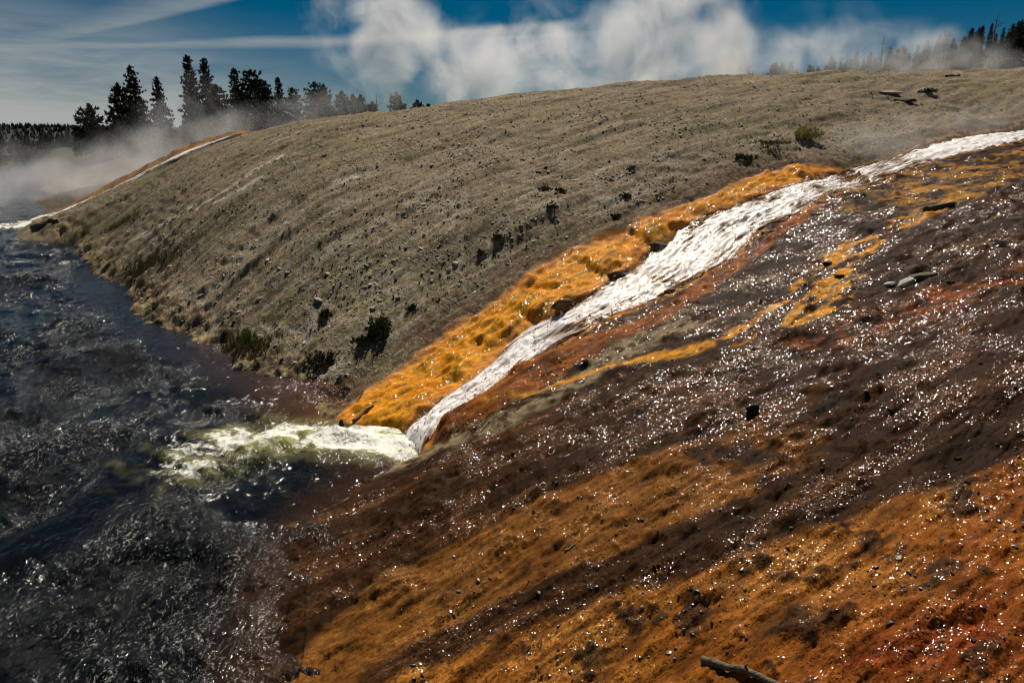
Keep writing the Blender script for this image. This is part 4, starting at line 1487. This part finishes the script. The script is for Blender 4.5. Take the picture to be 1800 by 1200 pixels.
M_NEEDLE = foliage_material('pine_needles', (0.020, 0.030, 0.012), (0.034, 0.044, 0.016), (0.055, 0.055, 0.022))
M_BARK = plain_material('pine_bark', (0.10, 0.07, 0.045), (0.05, 0.036, 0.025), 5.0, 0.9, 0.4, (4, 4, 0.6))
M_SNAG = plain_material('dead_wood', (0.22, 0.19, 0.16), (0.10, 0.085, 0.07), 4.0, 0.9, 0.3, (4, 4, 0.5))
M_BUSH = foliage_material('shrub_leaves', (0.05, 0.075, 0.02), (0.09, 0.115, 0.03), (0.15, 0.16, 0.05))
M_BUSH_DARK = foliage_material('weed_leaves', (0.04, 0.042, 0.018), (0.085, 0.08, 0.03), (0.14, 0.12, 0.05))
M_BUSH_PALE = foliage_material('pale_leaves', (0.34, 0.31, 0.10), (0.55, 0.48, 0.2), (0.65, 0.56, 0.28))
M_REED = foliage_material('reed_blades', (0.10, 0.12, 0.028), (0.18, 0.17, 0.05), (0.26, 0.20, 0.07))


def pine_meshes(seed, h, rad, flat_top=0.0, low=0.06):
    g = np.random.default_rng(seed)
    cs, ds, ls = [], [], []
    twigs = []
    nl = int(h * 3.0)
    for i in range(nl):
        t = low + (0.985 - low) * (i + g.uniform(-0.3, 0.3)) / nl
        t = min(max(t, low), 0.985)
        prof = (1 - t) ** 0.75 * (0.55 + 0.45 * min(1, (t - low) / 0.18 + 0.3)) + 0.045 + flat_top * max(0, t - 0.55) * 1.2
        nb = int(g.integers(4, 7))
        a0 = g.uniform(0, 6.28)
        for k in range(nb):
            a = a0 + 6.283 * k / nb + g.normal(0, 0.25)
            R = rad * 1.3 * prof * g.uniform(0.6, 1.25)
            if g.uniform() < 0.10:
                continue
            rise = g.uniform(-0.15, 0.45)
            nt = max(2, int(R * 4.2))
            for q in range(nt):
                f = 0.12 + 0.88 * (q + g.uniform(0, 1)) / nt
                p = np.array((math.cos(a) * R * f, math.sin(a) * R * f, t * h + R * (rise * f * f - 0.18 * f) + g.normal(0, 0.06)))
                p[:2] += g.normal(0, 0.10, 2)
                cs.append(p)
                ds.append((math.cos(a) * 0.6, math.sin(a) * 0.6, 0.75))
                ls.append(0.55 * (0.75 + 0.4 * (1 - t)))
    for q in range(14):
        cs.append(np.array((g.normal(0, .05), g.normal(0, .05), h * (0.93 + 0.06 * q / 14))))
        ds.append((g.normal(0, .4), g.normal(0, .4), 1))
        ls.append(0.33)
    cs = np.array(cs)
    ls = np.array(ls)
    V, F = blades(cs, np.array(ds), ls, ls * 0.5, 8, 0.6, seed)
    crown = mesh_np('crown', V, F, False)
    tv, tf = tube([(0, 0, -0.4), (0.03, 0, h * 0.3), (-0.03, 0.04, h * 0.65), (0, 0, h * 0.97)], [h * 0.017 + 0.03, h * 0.014 + 0.02, h * 0.008 + 0.01, 0.015], 7, seed, 0.05)
    trunk = bpy.data.meshes.new('trunk')
    trunk.from_pydata([tuple(v) for v in tv], [], tf)
    return trunk, crown


def snag_meshes(seed, h):
    g = np.random.default_rng(seed)
    V, F = tube([(0, 0, -0.4), (0.05, 0, h * 0.4), (-0.03, 0.05, h * 0.75), (0.04, 0, h)], [0.15, 0.11, 0.07, 0.03], 6, seed, 0.05)
    tm = bpy.data.meshes.new('trunk')
    tm.from_pydata([tuple(v) for v in V], [], F)
    bm_ = []
    for k in range(8):
        t = g.uniform(0.45, 0.95)
        a = g.uniform(0, 6.28)
        L = g.uniform(0.4, 1.2)
        p0 = np.array((0, 0, t * h))
        p1 = p0 + np.array((math.cos(a) * L, math.sin(a) * L, g.uniform(-0.1, 0.5)))
        v, f = tube([p0, (p0 + p1) / 2 + (0, 0, 0.05), p1], [0.045, 0.035, 0.012], 5, k, 0)
        mb = bpy.data.meshes.new('branch')
        mb.from_pydata([tuple(q) for q in v], [], f)
        bm_.append(mb)
    return tm, bm_


PINES = {}
for key, (sd, h, rad, ft, low) in {'tall': (1, 13.0, 2.3, 0.0, 0.04), 'broad': (2, 11.5, 2.7, 0.0, 0.04), 'slim': (3, 13.5, 1.55, 0.0, 0.10),
                                   'round': (4, 5.2, 2.0, 0.15, 0.10), 'bushy': (5, 9.5, 2.9, 0.22, 0.03), 'young': (6, 6.5, 1.7, 0.05, 0.03),
                                   'ragged': (7, 12.5, 1.9, 0.10, 0.12)}.items():
    PINES[key] = (pine_meshes(sd, h, rad, ft, low), h)
for (tm, cm_), _h in PINES.values():
    tm.materials.append(M_BARK)
    cm_.materials.append(M_NEEDLE)
SNAGS = [snag_meshes(31, 9.0), snag_meshes(32, 7.5)]
for tm, bm_ in SNAGS:
    tm.materials.append(M_SNAG)
    for mb in bm_:
        mb.materials.append(M_SNAG)


def add_pine(kind, px, py_top, Y, label, group=None, rz=None, width=1.0, zbase=None, name='pine_tree'):
    (tm, cm_), h0 = PINES[kind]
    top = at(px, py_top, Y)
    zb = hz(top[0], top[1]) if zbase is None else zbase
    s = max(0.3, (top[2] - zb) / h0)
    o = link(name, None, label=label, category='tree', group=group)
    o.location = (top[0], top[1], zb)
    o.rotation_euler = (0, 0, random.uniform(0, 6.28) if rz is None else rz)
    o.scale = (s * width, s * width, s)
    link('trunk', tm, parent=o)
    link('crown', cm_, parent=o)
    return o


def add_snag(k, px, py_top, Y, label, group=None, lean=0.0):
    tm, bm_ = SNAGS[k]
    h0 = (9.0, 7.5)[k]
    top = at(px, py_top, Y)
    zb = hz(top[0], top[1])
    s = max(0.3, (top[2] - zb) / h0)
    o = link('dead_tree', None, label=label, category='tree', group=group)
    o.location = (top[0], top[1], zb)
    o.rotation_euler = (0, lean, random.uniform(-0.4, 0.4))
    o.scale = (s, s, s)
    link('trunk', tm, parent=o)
    for mb in bm_:
        link('branch', mb, parent=o)
    return o


for a in [('round', 156, 184, 92, 'small round pine standing alone, leftmost on the bank', None, 1.0),
          ('tall', 228, 114, 98, 'tallest broad pine at the left end of the row', None, 0.95),
          ('young', 206, 148, 97, 'shorter pine against the left side of the first tall pine', None, 0.95),
          ('tall', 274, 134, 100, 'pointed pine between the first tall pine and the slim pair', None, 0.9),
          ('slim', 327, 96, 101, 'highest slim pine in the row, beside a thin dead trunk', None, 1.05),
          ('ragged', 357, 102, 103, 'slim ragged pine with an open top, right of the highest one', None, 0.95),
          ('young', 378, 150, 101, 'lower dark pine filling the right foot of the slim pair', None, 1.3),
          ('slim', 410, 119, 104, 'narrow pine at the left end of the dark clump', None, 1.2),
          ('bushy', 440, 122, 106, 'wide dark pine in the middle of the row, bulk of the dark clump', None, 1.05),
          ('bushy', 460, 140, 107, 'dark bushy pine at the right shoulder of the wide clump', None, 0.85),
          ('slim', 488, 135, 110, 'narrow pine rising out of the steam right of the dark clump', None, 1.0),
          ('bushy', 514, 154, 108, 'bushy pine in steam between the narrow pine and the next dark pair', None, 0.8),
          ('bushy', 553, 144, 110, 'dark rounded pine right of the middle of the row', None, 1.0),
          ('young', 568, 150, 111, 'pine with a side tip leaning on the dark rounded pine', None, 0.9),
          ('young', 600, 162, 113, 'small pine with a ragged top beyond the dark rounded pine', None, 1.1),
          ('young', 620, 167, 114, 'small pine second beyond the dark rounded pine', None, 0.9),
          ('young', 634, 168, 116, 'small sparse pine left of the two dead trees', None, 0.9),
          ('young', 697, 164, 112, 'small pine just right of the taller dead tree', None, 1.1),
          ('young', 734, 177, 118, 'last small pine tip at the right end of the row', None, 1.2),
          ('young', 655, 180, 116, 'low pine top in steam between the dead trees and the sparse pine', None, 1.3),
          ('young', 752, 184, 120, 'faint bush-like pine top touching the mound skyline', None, 1.5)]:
    add_pine(a[0], a[1], a[2], a[3], a[4], a[5], None, a[6])
add_snag(0, 339, 110, 100, 'thin bare dead trunk leaning beside the highest slim pine', lean=-0.03)
add_snag(1, 661, 165, 112, 'short bare dead tree, left of the two bare ones')
add_snag(0, 685, 155, 112, 'taller bare dead tree with side branches, right of the two bare ones')
gl_ = 'pine in the dark wood on the far bank behind the steam'
for i in range(28):
    px = -30 + i * 9.5 + random.uniform(-6, 6)
    add_pine(random.choice(['bushy', 'young', 'bushy']), px, random.uniform(234, 250), random.uniform(150, 176), gl_, 'pines of the dark wood on the far bank', None, random.uniform(1.0, 1.5))
# undergrowth at the foot of the row
for i in range(12):
    px = 200 + i * 26 + random.uniform(-8, 8)
    add_pine('young', px, 222 - i * 1.5 + random.uniform(-10, 8), random.uniform(93, 99), 'low dark young pine in the steam at the foot of the tall row', 'young pines at the foot of the row', None, 1.5)
# wooded ridge on the right
ridge_top = [(1290, 118), (1330, 117), (1370, 112), (1420, 108), (1470, 100), (1520, 92), (1560, 86), (1610, 78), (1650, 66), (1700, 50), (1740, 42), (1790, 34), (1850, 26)]
rx_ = [p[0] for p in ridge_top]
ry_ = [p[1] for p in ridge_top]
for i in range(84):
    px = 1285 + i * 6.8 + random.uniform(-5, 5)
    py = np.interp(px, rx_, ry_) + random.choice((0, 0, 1)) * 22 + random.uniform(-4, 14)
    add_pine(random.choice(['slim', 'ragged', 'tall', 'slim']), px, py, random.uniform(142, 172), 'pine on the wooded ridge behind the mound at the right',
             'pines on the right ridge', None, random.uniform(0.75, 1.1))
for (px, py, lb) in [(1755, 22, 'tall dead spire above the ridge pines near the right border'), (1670, 48, 'bare spire, right of the pair on the middle of the ridge'),
                     (1662, 52, 'bare spire, left of the pair on the middle of the ridge'), (1555, 62, 'lone bare spire on the low left part of the ridge'),
                     (1568, 78, 'short bare spire just right of the lone spire')]:
    add_snag(1, px, py, 150, lb)


def bush(name, px, py, w, h, n, mat, label, category='shrub', seed=1, blade=0.10, up=0.5, group=None):
    p = P(px, py)
    z = hz(p[0], p[1])
    g = np.random.default_rng(seed)
    q = g.normal(0, 1, (n, 3))
    q /= np.linalg.norm(q, axis=1)[:, None]
    q *= (g.uniform(0, 1, (n, 1)) ** 0.4)
    q[:, 2] = np.abs(q[:, 2])
    lob = 1 + 0.35 * np.sin(np.arctan2(q[:, 1], q[:, 0]) * 3 + seed)
    c = q * np.array((w / 2, w / 2, h)) * lob[:, None]
    d = q + np.array((0, 0, up))
    V, F = blades(c, d, np.full(n, blade), np.full(n, blade * 0.45), 6, 0.6, seed)
    o = link(name, None, label=label, category=category, group=group)
    o.location = (p[0], p[1], z - 0.03)
    link('leaves', mesh_np('leaves', V, F, False), mat, o)
    sv, sf = [], []
    for k in range(5):
        a = g.uniform(0, 6.28)
        v_, f_ = tube([(0, 0, -0.05), (math.cos(a) * w * 0.12, math.sin(a) * w * 0.12, h * 0.4), (math.cos(a) * w * 0.3, math.sin(a) * w * 0.3, h * 0.8)], [0.014, 0.01, 0.004], 5, k, 0)
        b = len(sv)
        sv += list(v_)
        sf += [tuple(i + b for i in ff) for ff in f_]
    sm = bpy.data.meshes.new('stems')
    sm.from_pydata([tuple(v) for v in sv], [], sf)
    link('stems', sm, M_BARK, o)
    return o


bush('shrub', 668, 586, 0.50, 0.34, 240, M_BUSH, 'round green shrub on the gravel left of the orange fan', seed=11, blade=0.11)
bush('shrub', 640, 605, 0.5, 0.13, 110, M_BUSH_DARK, 'low dark leaf patch standing in for the shadow left below the round green shrub', 'weed', seed=12)  # dark leaves added in place of the shrub's cast shadow
bush('shrub', 565, 632, 0.7, 0.2, 160, M_BUSH_DARK, 'dark leaf tangle standing in for a shaded undercut hole in the broken bank above the brown shallows', 'weed', seed=13)  # dark leaves put in for the shade of an undercut hole
bush('shrub', 1306, 279, 0.8, 0.13, 200, M_BUSH_DARK, 'flat dark green cushion shrub near the top of the cascade', seed=14, blade=0.09)
bush('shrub', 1416, 246, 0.95, 0.30, 300, M_BUSH_PALE, 'pale yellow cushion shrub higher on the gravel mound', seed=15, blade=0.13)
bush('shrub', 1350, 258, 1.2, 0.08, 140, M_REED, 'thin yellow-green weed left of the pale cushion shrub', 'weed', seed=16)
bush('shrub', 1630, 166, 0.8, 0.14, 100, M_BUSH_DARK, 'small dark shrub high on the mound under the right ridge', seed=17, blade=0.12)
bush('shrub', 1675, 134, 0.8, 0.15, 80, M_BUSH_DARK, 'dark weed on the skyline of the mound at the right', 'weed', seed=18, blade=0.12)
bush('shrub', 572, 556, 0.26, 0.13, 60, M_BUSH_DARK, 'small dark weed on the lower gravel flank', 'weed', seed=19)
for i, (px, py, w, lb) in enumerate([(958, 334, 0.75, 'dark low weed, left of the dark pair on the mound'), (986, 340, 0.6, 'dark low weed, right of the dark pair on the mound'),
                                     (970, 374, 0.55, 'small dark weed below the dark pair on the mound'), (1100, 342, 0.6, 'dark tuft above the brown margin of the orange mat'),
                                     (1083, 380, 0.5, 'dark tuft right at the brown margin of the orange mat'), (875, 418, 0.4, 'small dark tuft in the middle of the gravel face'),
                                     (845, 437, 0.35, 'tiny dark tuft left of the middle tuft on the gravel face'), (725, 542, 0.4, 'dark tuft halfway between the green shrub and the mat')]):
    bush('weed', px, py, w * 0.6, w * 0.2, 60, M_BUSH_DARK, lb, 'weed', seed=40 + i, blade=0.08)


def reeds(name, px, py, w, dpt, h, n, label, seed=5):
    p = P(px, py)
    g = np.random.default_rng(seed)
    c = np.stack([g.normal(0, w / 3, n), g.normal(0, dpt / 3, n), np.zeros(n)], 1)
    a = math.atan2(-0.55, 0.75)
    ca, sa = math.cos(a), math.sin(a)
    c = np.stack([c[:, 0] * ca - c[:, 1] * sa, c[:, 0] * sa + c[:, 1] * ca, c[:, 2]], 1)
    z0 = hz(p[0], p[1])
    c[:, 2] = np.maximum(height(c[:, 0] + p[0], c[:, 1] + p[1]), -0.05) - z0
    V, F = blades(c, np.tile((0, 0, 1.0), (n, 1)) + g.normal(0, 0.16, (n, 3)), g.uniform(0.5, 1.1, n) * h, np.full(n, 0.022), 4, 0.20, seed)
    o = link(name, mesh_np(name, V, F, False), M_REED, label=label, category='reeds')
    o.location = (p[0], p[1], z0)
    return o


reeds('reed_clump', 430, 612, 1.3, 0.5, 0.34, 260, 'green reed clump at the water edge below the gravel bank', 5)
reeds('reed_clump', 262, 470, 3.0, 0.5, 0.35, 240, 'low green grass in the gully of the gravel flank near the river', 6)
reeds('reed_clump', 212, 392, 3.6, 0.5, 0.35, 200, 'dark grass strip on the flank below the far cascade', 7)


def build_sprouts():
    x, y = polar_points(9000, -34, 40, 15, 46)
    e = {}
    z = height(x, y, e)
    b = fbm(x * 0.16, y * 0.16, 3, 71) + 0.6 * fbm(x * 0.7, y * 0.7, 2, 72)
    ok = (e['ap'] < -1.0) & (base_h(x, y) > 0.6) & (b > 0.12)
    x, y, z = x[ok][:800], y[ok][:800], z[ok][:800]
    n = len(x)
    c = np.stack([x, y, z], 1)
    s = rng.uniform(0.03, 0.08, n)
    V, F = blades(c, np.tile((0, 0, 1.0), (n, 1)), s, s * 0.5, 7, 0.7, 9)
    link('sprouts', mesh_np('sprouts', V, F, False), M_BUSH_DARK, kind='stuff', label='sparse tiny weeds dotted over the gravel mound', category='weeds')


build_sprouts()


# ------------------------------------------------------------------ far ridge with its wood, on the left
def build_far_hill():
    nx = 160
    xs = np.linspace(-1900, 200, nx)
    yb = 1150.0
    top = np.interp(xs, [-1900, -900, -700, -560, -420, 200], [60, 30, 27, 20, 20, 24]) + 2.0 * pn(xs * 0.006, xs * 0, 5)
    prof = [(0.0, 0), (60, 0.35), (130, 0.75), (200, 1.0), (320, 0.9), (520, 0)]
    V = []
    for (dy, f) in prof:
        for i in range(nx):
            V.append((xs[i], yb + dy, 2 + top[i] * f))
    me = mesh_np('hills', np.array(V), grid_faces(len(prof), nx)[:, ::-1])
    m = plain_material('far_wood_ground', (0.018, 0.026, 0.014), (0.030, 0.036, 0.018), 0.05, 0.95)
    link('hills', me, m, kind='structure')
    n = 5000
    x = rng.uniform(-1500, -100, n)
    dy = rng.uniform(40, 290, n)
    f = np.interp(dy, [p[0] for p in prof], [p[1] for p in prof])
    z = 2 + np.interp(x, xs, top) * f
    h = rng.uniform(5, 9, n)
    w = h * rng.uniform(0.2, 0.32, n)
    a = rng.uniform(0, 6.28, n)
    Vt = []
    for k in range(4):
        Vt.append(np.stack([x + w * np.cos(a + k * 1.5708), yb + dy + w * np.sin(a + k * 1.5708), z - 0.5], 1))
    Vt.append(np.stack([x, yb + dy, z + h], 1))
    Vt = np.stack(Vt, 1).reshape(-1, 3)
    b = (np.arange(n) * 5)[:, None]
    F = np.concatenate([b + np.array([[k, (k + 1) % 4, 4]]) for k in range(4)])
    link('far_wood', mesh_np('far_wood', Vt, F, False), m, kind='stuff', label='dark conifer wood covering the low hills on the left horizon', category='wood')


build_far_hill()


# ------------------------------------------------------------------ steam
def steam(name, blobs, dens, nscale, thr, label, stretch=(1, 1, 1), seed=0.0, step=1.0, k=1.3, aniso=0.35, amp=5.0):
    """blobs: centre (px, py, Y) with radii in metres and weight; one closed box around them"""
    cs = [(at(b[0], b[1], b[2]), b[3], b[4]) for b in blobs]
    lo = np.min([c - np.array(r) for c, r, _ in cs], 0) - 0.2
    hi = np.max([c + np.array(r) for c, r, _ in cs], 0) + 0.2
    V = [(x, y, z) for x in (lo[0], hi[0]) for y in (lo[1], hi[1]) for z in (lo[2], hi[2])]
    F = [(0, 1, 3, 2), (4, 6, 7, 5), (0, 4, 5, 1), (2, 3, 7, 6), (0, 2, 6, 4), (1, 5, 7, 3)]
    me = bpy.data.meshes.new(name)
    me.from_pydata([tuple(map(float, v)) for v in V], [], F)
    m, t, out = new_mat(name)
    pv = t.add('ShaderNodeVolumePrincipled')
    pv.inputs['Color'].default_value = (0.97, 0.96, 0.95, 1)
    pv.inputs['Anisotropy'].default_value = aniso
    t.l.new(pv.outputs[0], out.inputs['Volume'])
    geo = t.add('ShaderNodeNewGeometry')
    pos = geo.outputs['Position']
    tot = None
    for (c, r, w) in cs:
        d = t.vec('MULTIPLY', t.vec('SUBTRACT', pos, tuple(c)), tuple(1.0 / np.array(r)))
        f = t.math('SUBTRACT', 1.0, t.vec('DOT_PRODUCT', d, d), clamp=True)
        f = t.math('MULTIPLY', f, w)
        tot = f if tot is None else t.math('ADD', tot, f)
    tot = t.math('MINIMUM', tot, 1.2)
    mp = t.add('ShaderNodeMapping')
    mp.inputs['Scale'].default_value = stretch
    mp.inputs['Location'].default_value = (seed * 7.7, seed * 3.1, seed)
    t.l.new(pos, mp.inputs[0])
    n = t.noise(mp.outputs[0], nscale, 5, 0.62, 0.5)
    x = t.math('ADD', t.math('MULTIPLY', t.math('SUBTRACT', n, 0.5), amp), t.math('SUBTRACT', t.math('MULTIPLY', tot, k), thr))
    x = t.math('MULTIPLY', t.math('MAXIMUM', x, 0.0), tot)
    t.l.new(t.math('MULTIPLY', x, dens), pv.inputs['Density'])
    o = link(name, me, m, kind='stuff', label=label, category='steam')
    m.cycles.volume_sampling = 'MULTIPLE_IMPORTANCE'
    try:
        m.volume_intersection_method = 'ACCURATE'
    except Exception:
        pass
    m.cycles.volume_step_rate = step
    return o


steam('steam_cloud', [(655, 0, 78, (9, 6, 11), 1.05), (700, 60, 76, (6, 5, 5), 0.8), (770, 125, 74, (11, 6, 7), 0.95), (880, 125, 72, (9, 6, 7), 1.05),
                      (985, 135, 70, (6.5, 6, 6.5), 1.5), (1060, 90, 74, (6, 6, 6), 0.55), (1180, 110, 72, (9, 7, 8), 1.6), (1200, 30, 76, (9, 6, 10), 1.15), (1290, 110, 74, (6, 6, 5), 0.8),
                      (620, 150, 76, (6, 5, 4), 0.4), (1000, 40, 80, (9, 6, 6), 0.55), (1190, -60, 80, (9, 6, 9), 0.8), (660, -70, 82, (8, 6, 9), 0.8)],
      0.085, 0.19, 0.80, 'white steam billowing up from behind the crest of the mound', seed=1.0, step=0.22, amp=9.0)
steam('steam_cloud', [(1380, 100, 92, (8, 7, 5), 0.9), (1460, 95, 95, (9, 7, 5), 0.9), (1580, 95, 98, (10, 7, 5), 1.0), (1680, 100, 98, (9, 7, 4.5), 0.9), (1780, 110, 98, (8, 6, 4), 0.6), (1460, 50, 98, (8, 6, 5), 0.4)],
      0.045, 0.18, 0.55, 'thin steam drifting across the wooded ridge at the right', seed=2.0, step=0.5, amp=8.0)
steam('steam_cloud', [(30, 350, 62, (12, 12, 4), 1.0), (120, 320, 60, (10, 10, 4), 1.0), (210, 285, 58, (8, 8, 3.5), 0.9), (300, 262, 56, (7, 7, 3.0), 0.9), (390, 240, 58, (7, 7, 3.0), 0.9),
                      (480, 215, 62, (8, 7, 3.0), 0.9), (580, 195, 66, (8, 7, 3.0), 0.9), (250, 215, 72, (8, 7, 4), 0.55), (345, 190, 76, (7, 7, 4.5), 0.6), (660, 185, 72, (7, 7, 2.5), 0.6), (20, 270, 90, (16, 12, 4), 0.6)],
      0.034, 0.24, 0.70, 'steam hanging over the far cascade and the feet of the pines', seed=3.0, step=0.4, amp=8.0)
steam('steam_cloud', [(1560, 250, 27, (4.5, 3.5, 1.0), 0.9), (1660, 225, 31, (5, 4, 1.2), 0.9), (1780, 205, 35, (6, 4, 1.4), 0.8), (1480, 270, 25.5, (2.6, 2, 0.6), 0.6)],
      0.06, 0.5, 0.40, 'thin veil of steam over the upper stream at the right', seed=4.0, step=0.5)
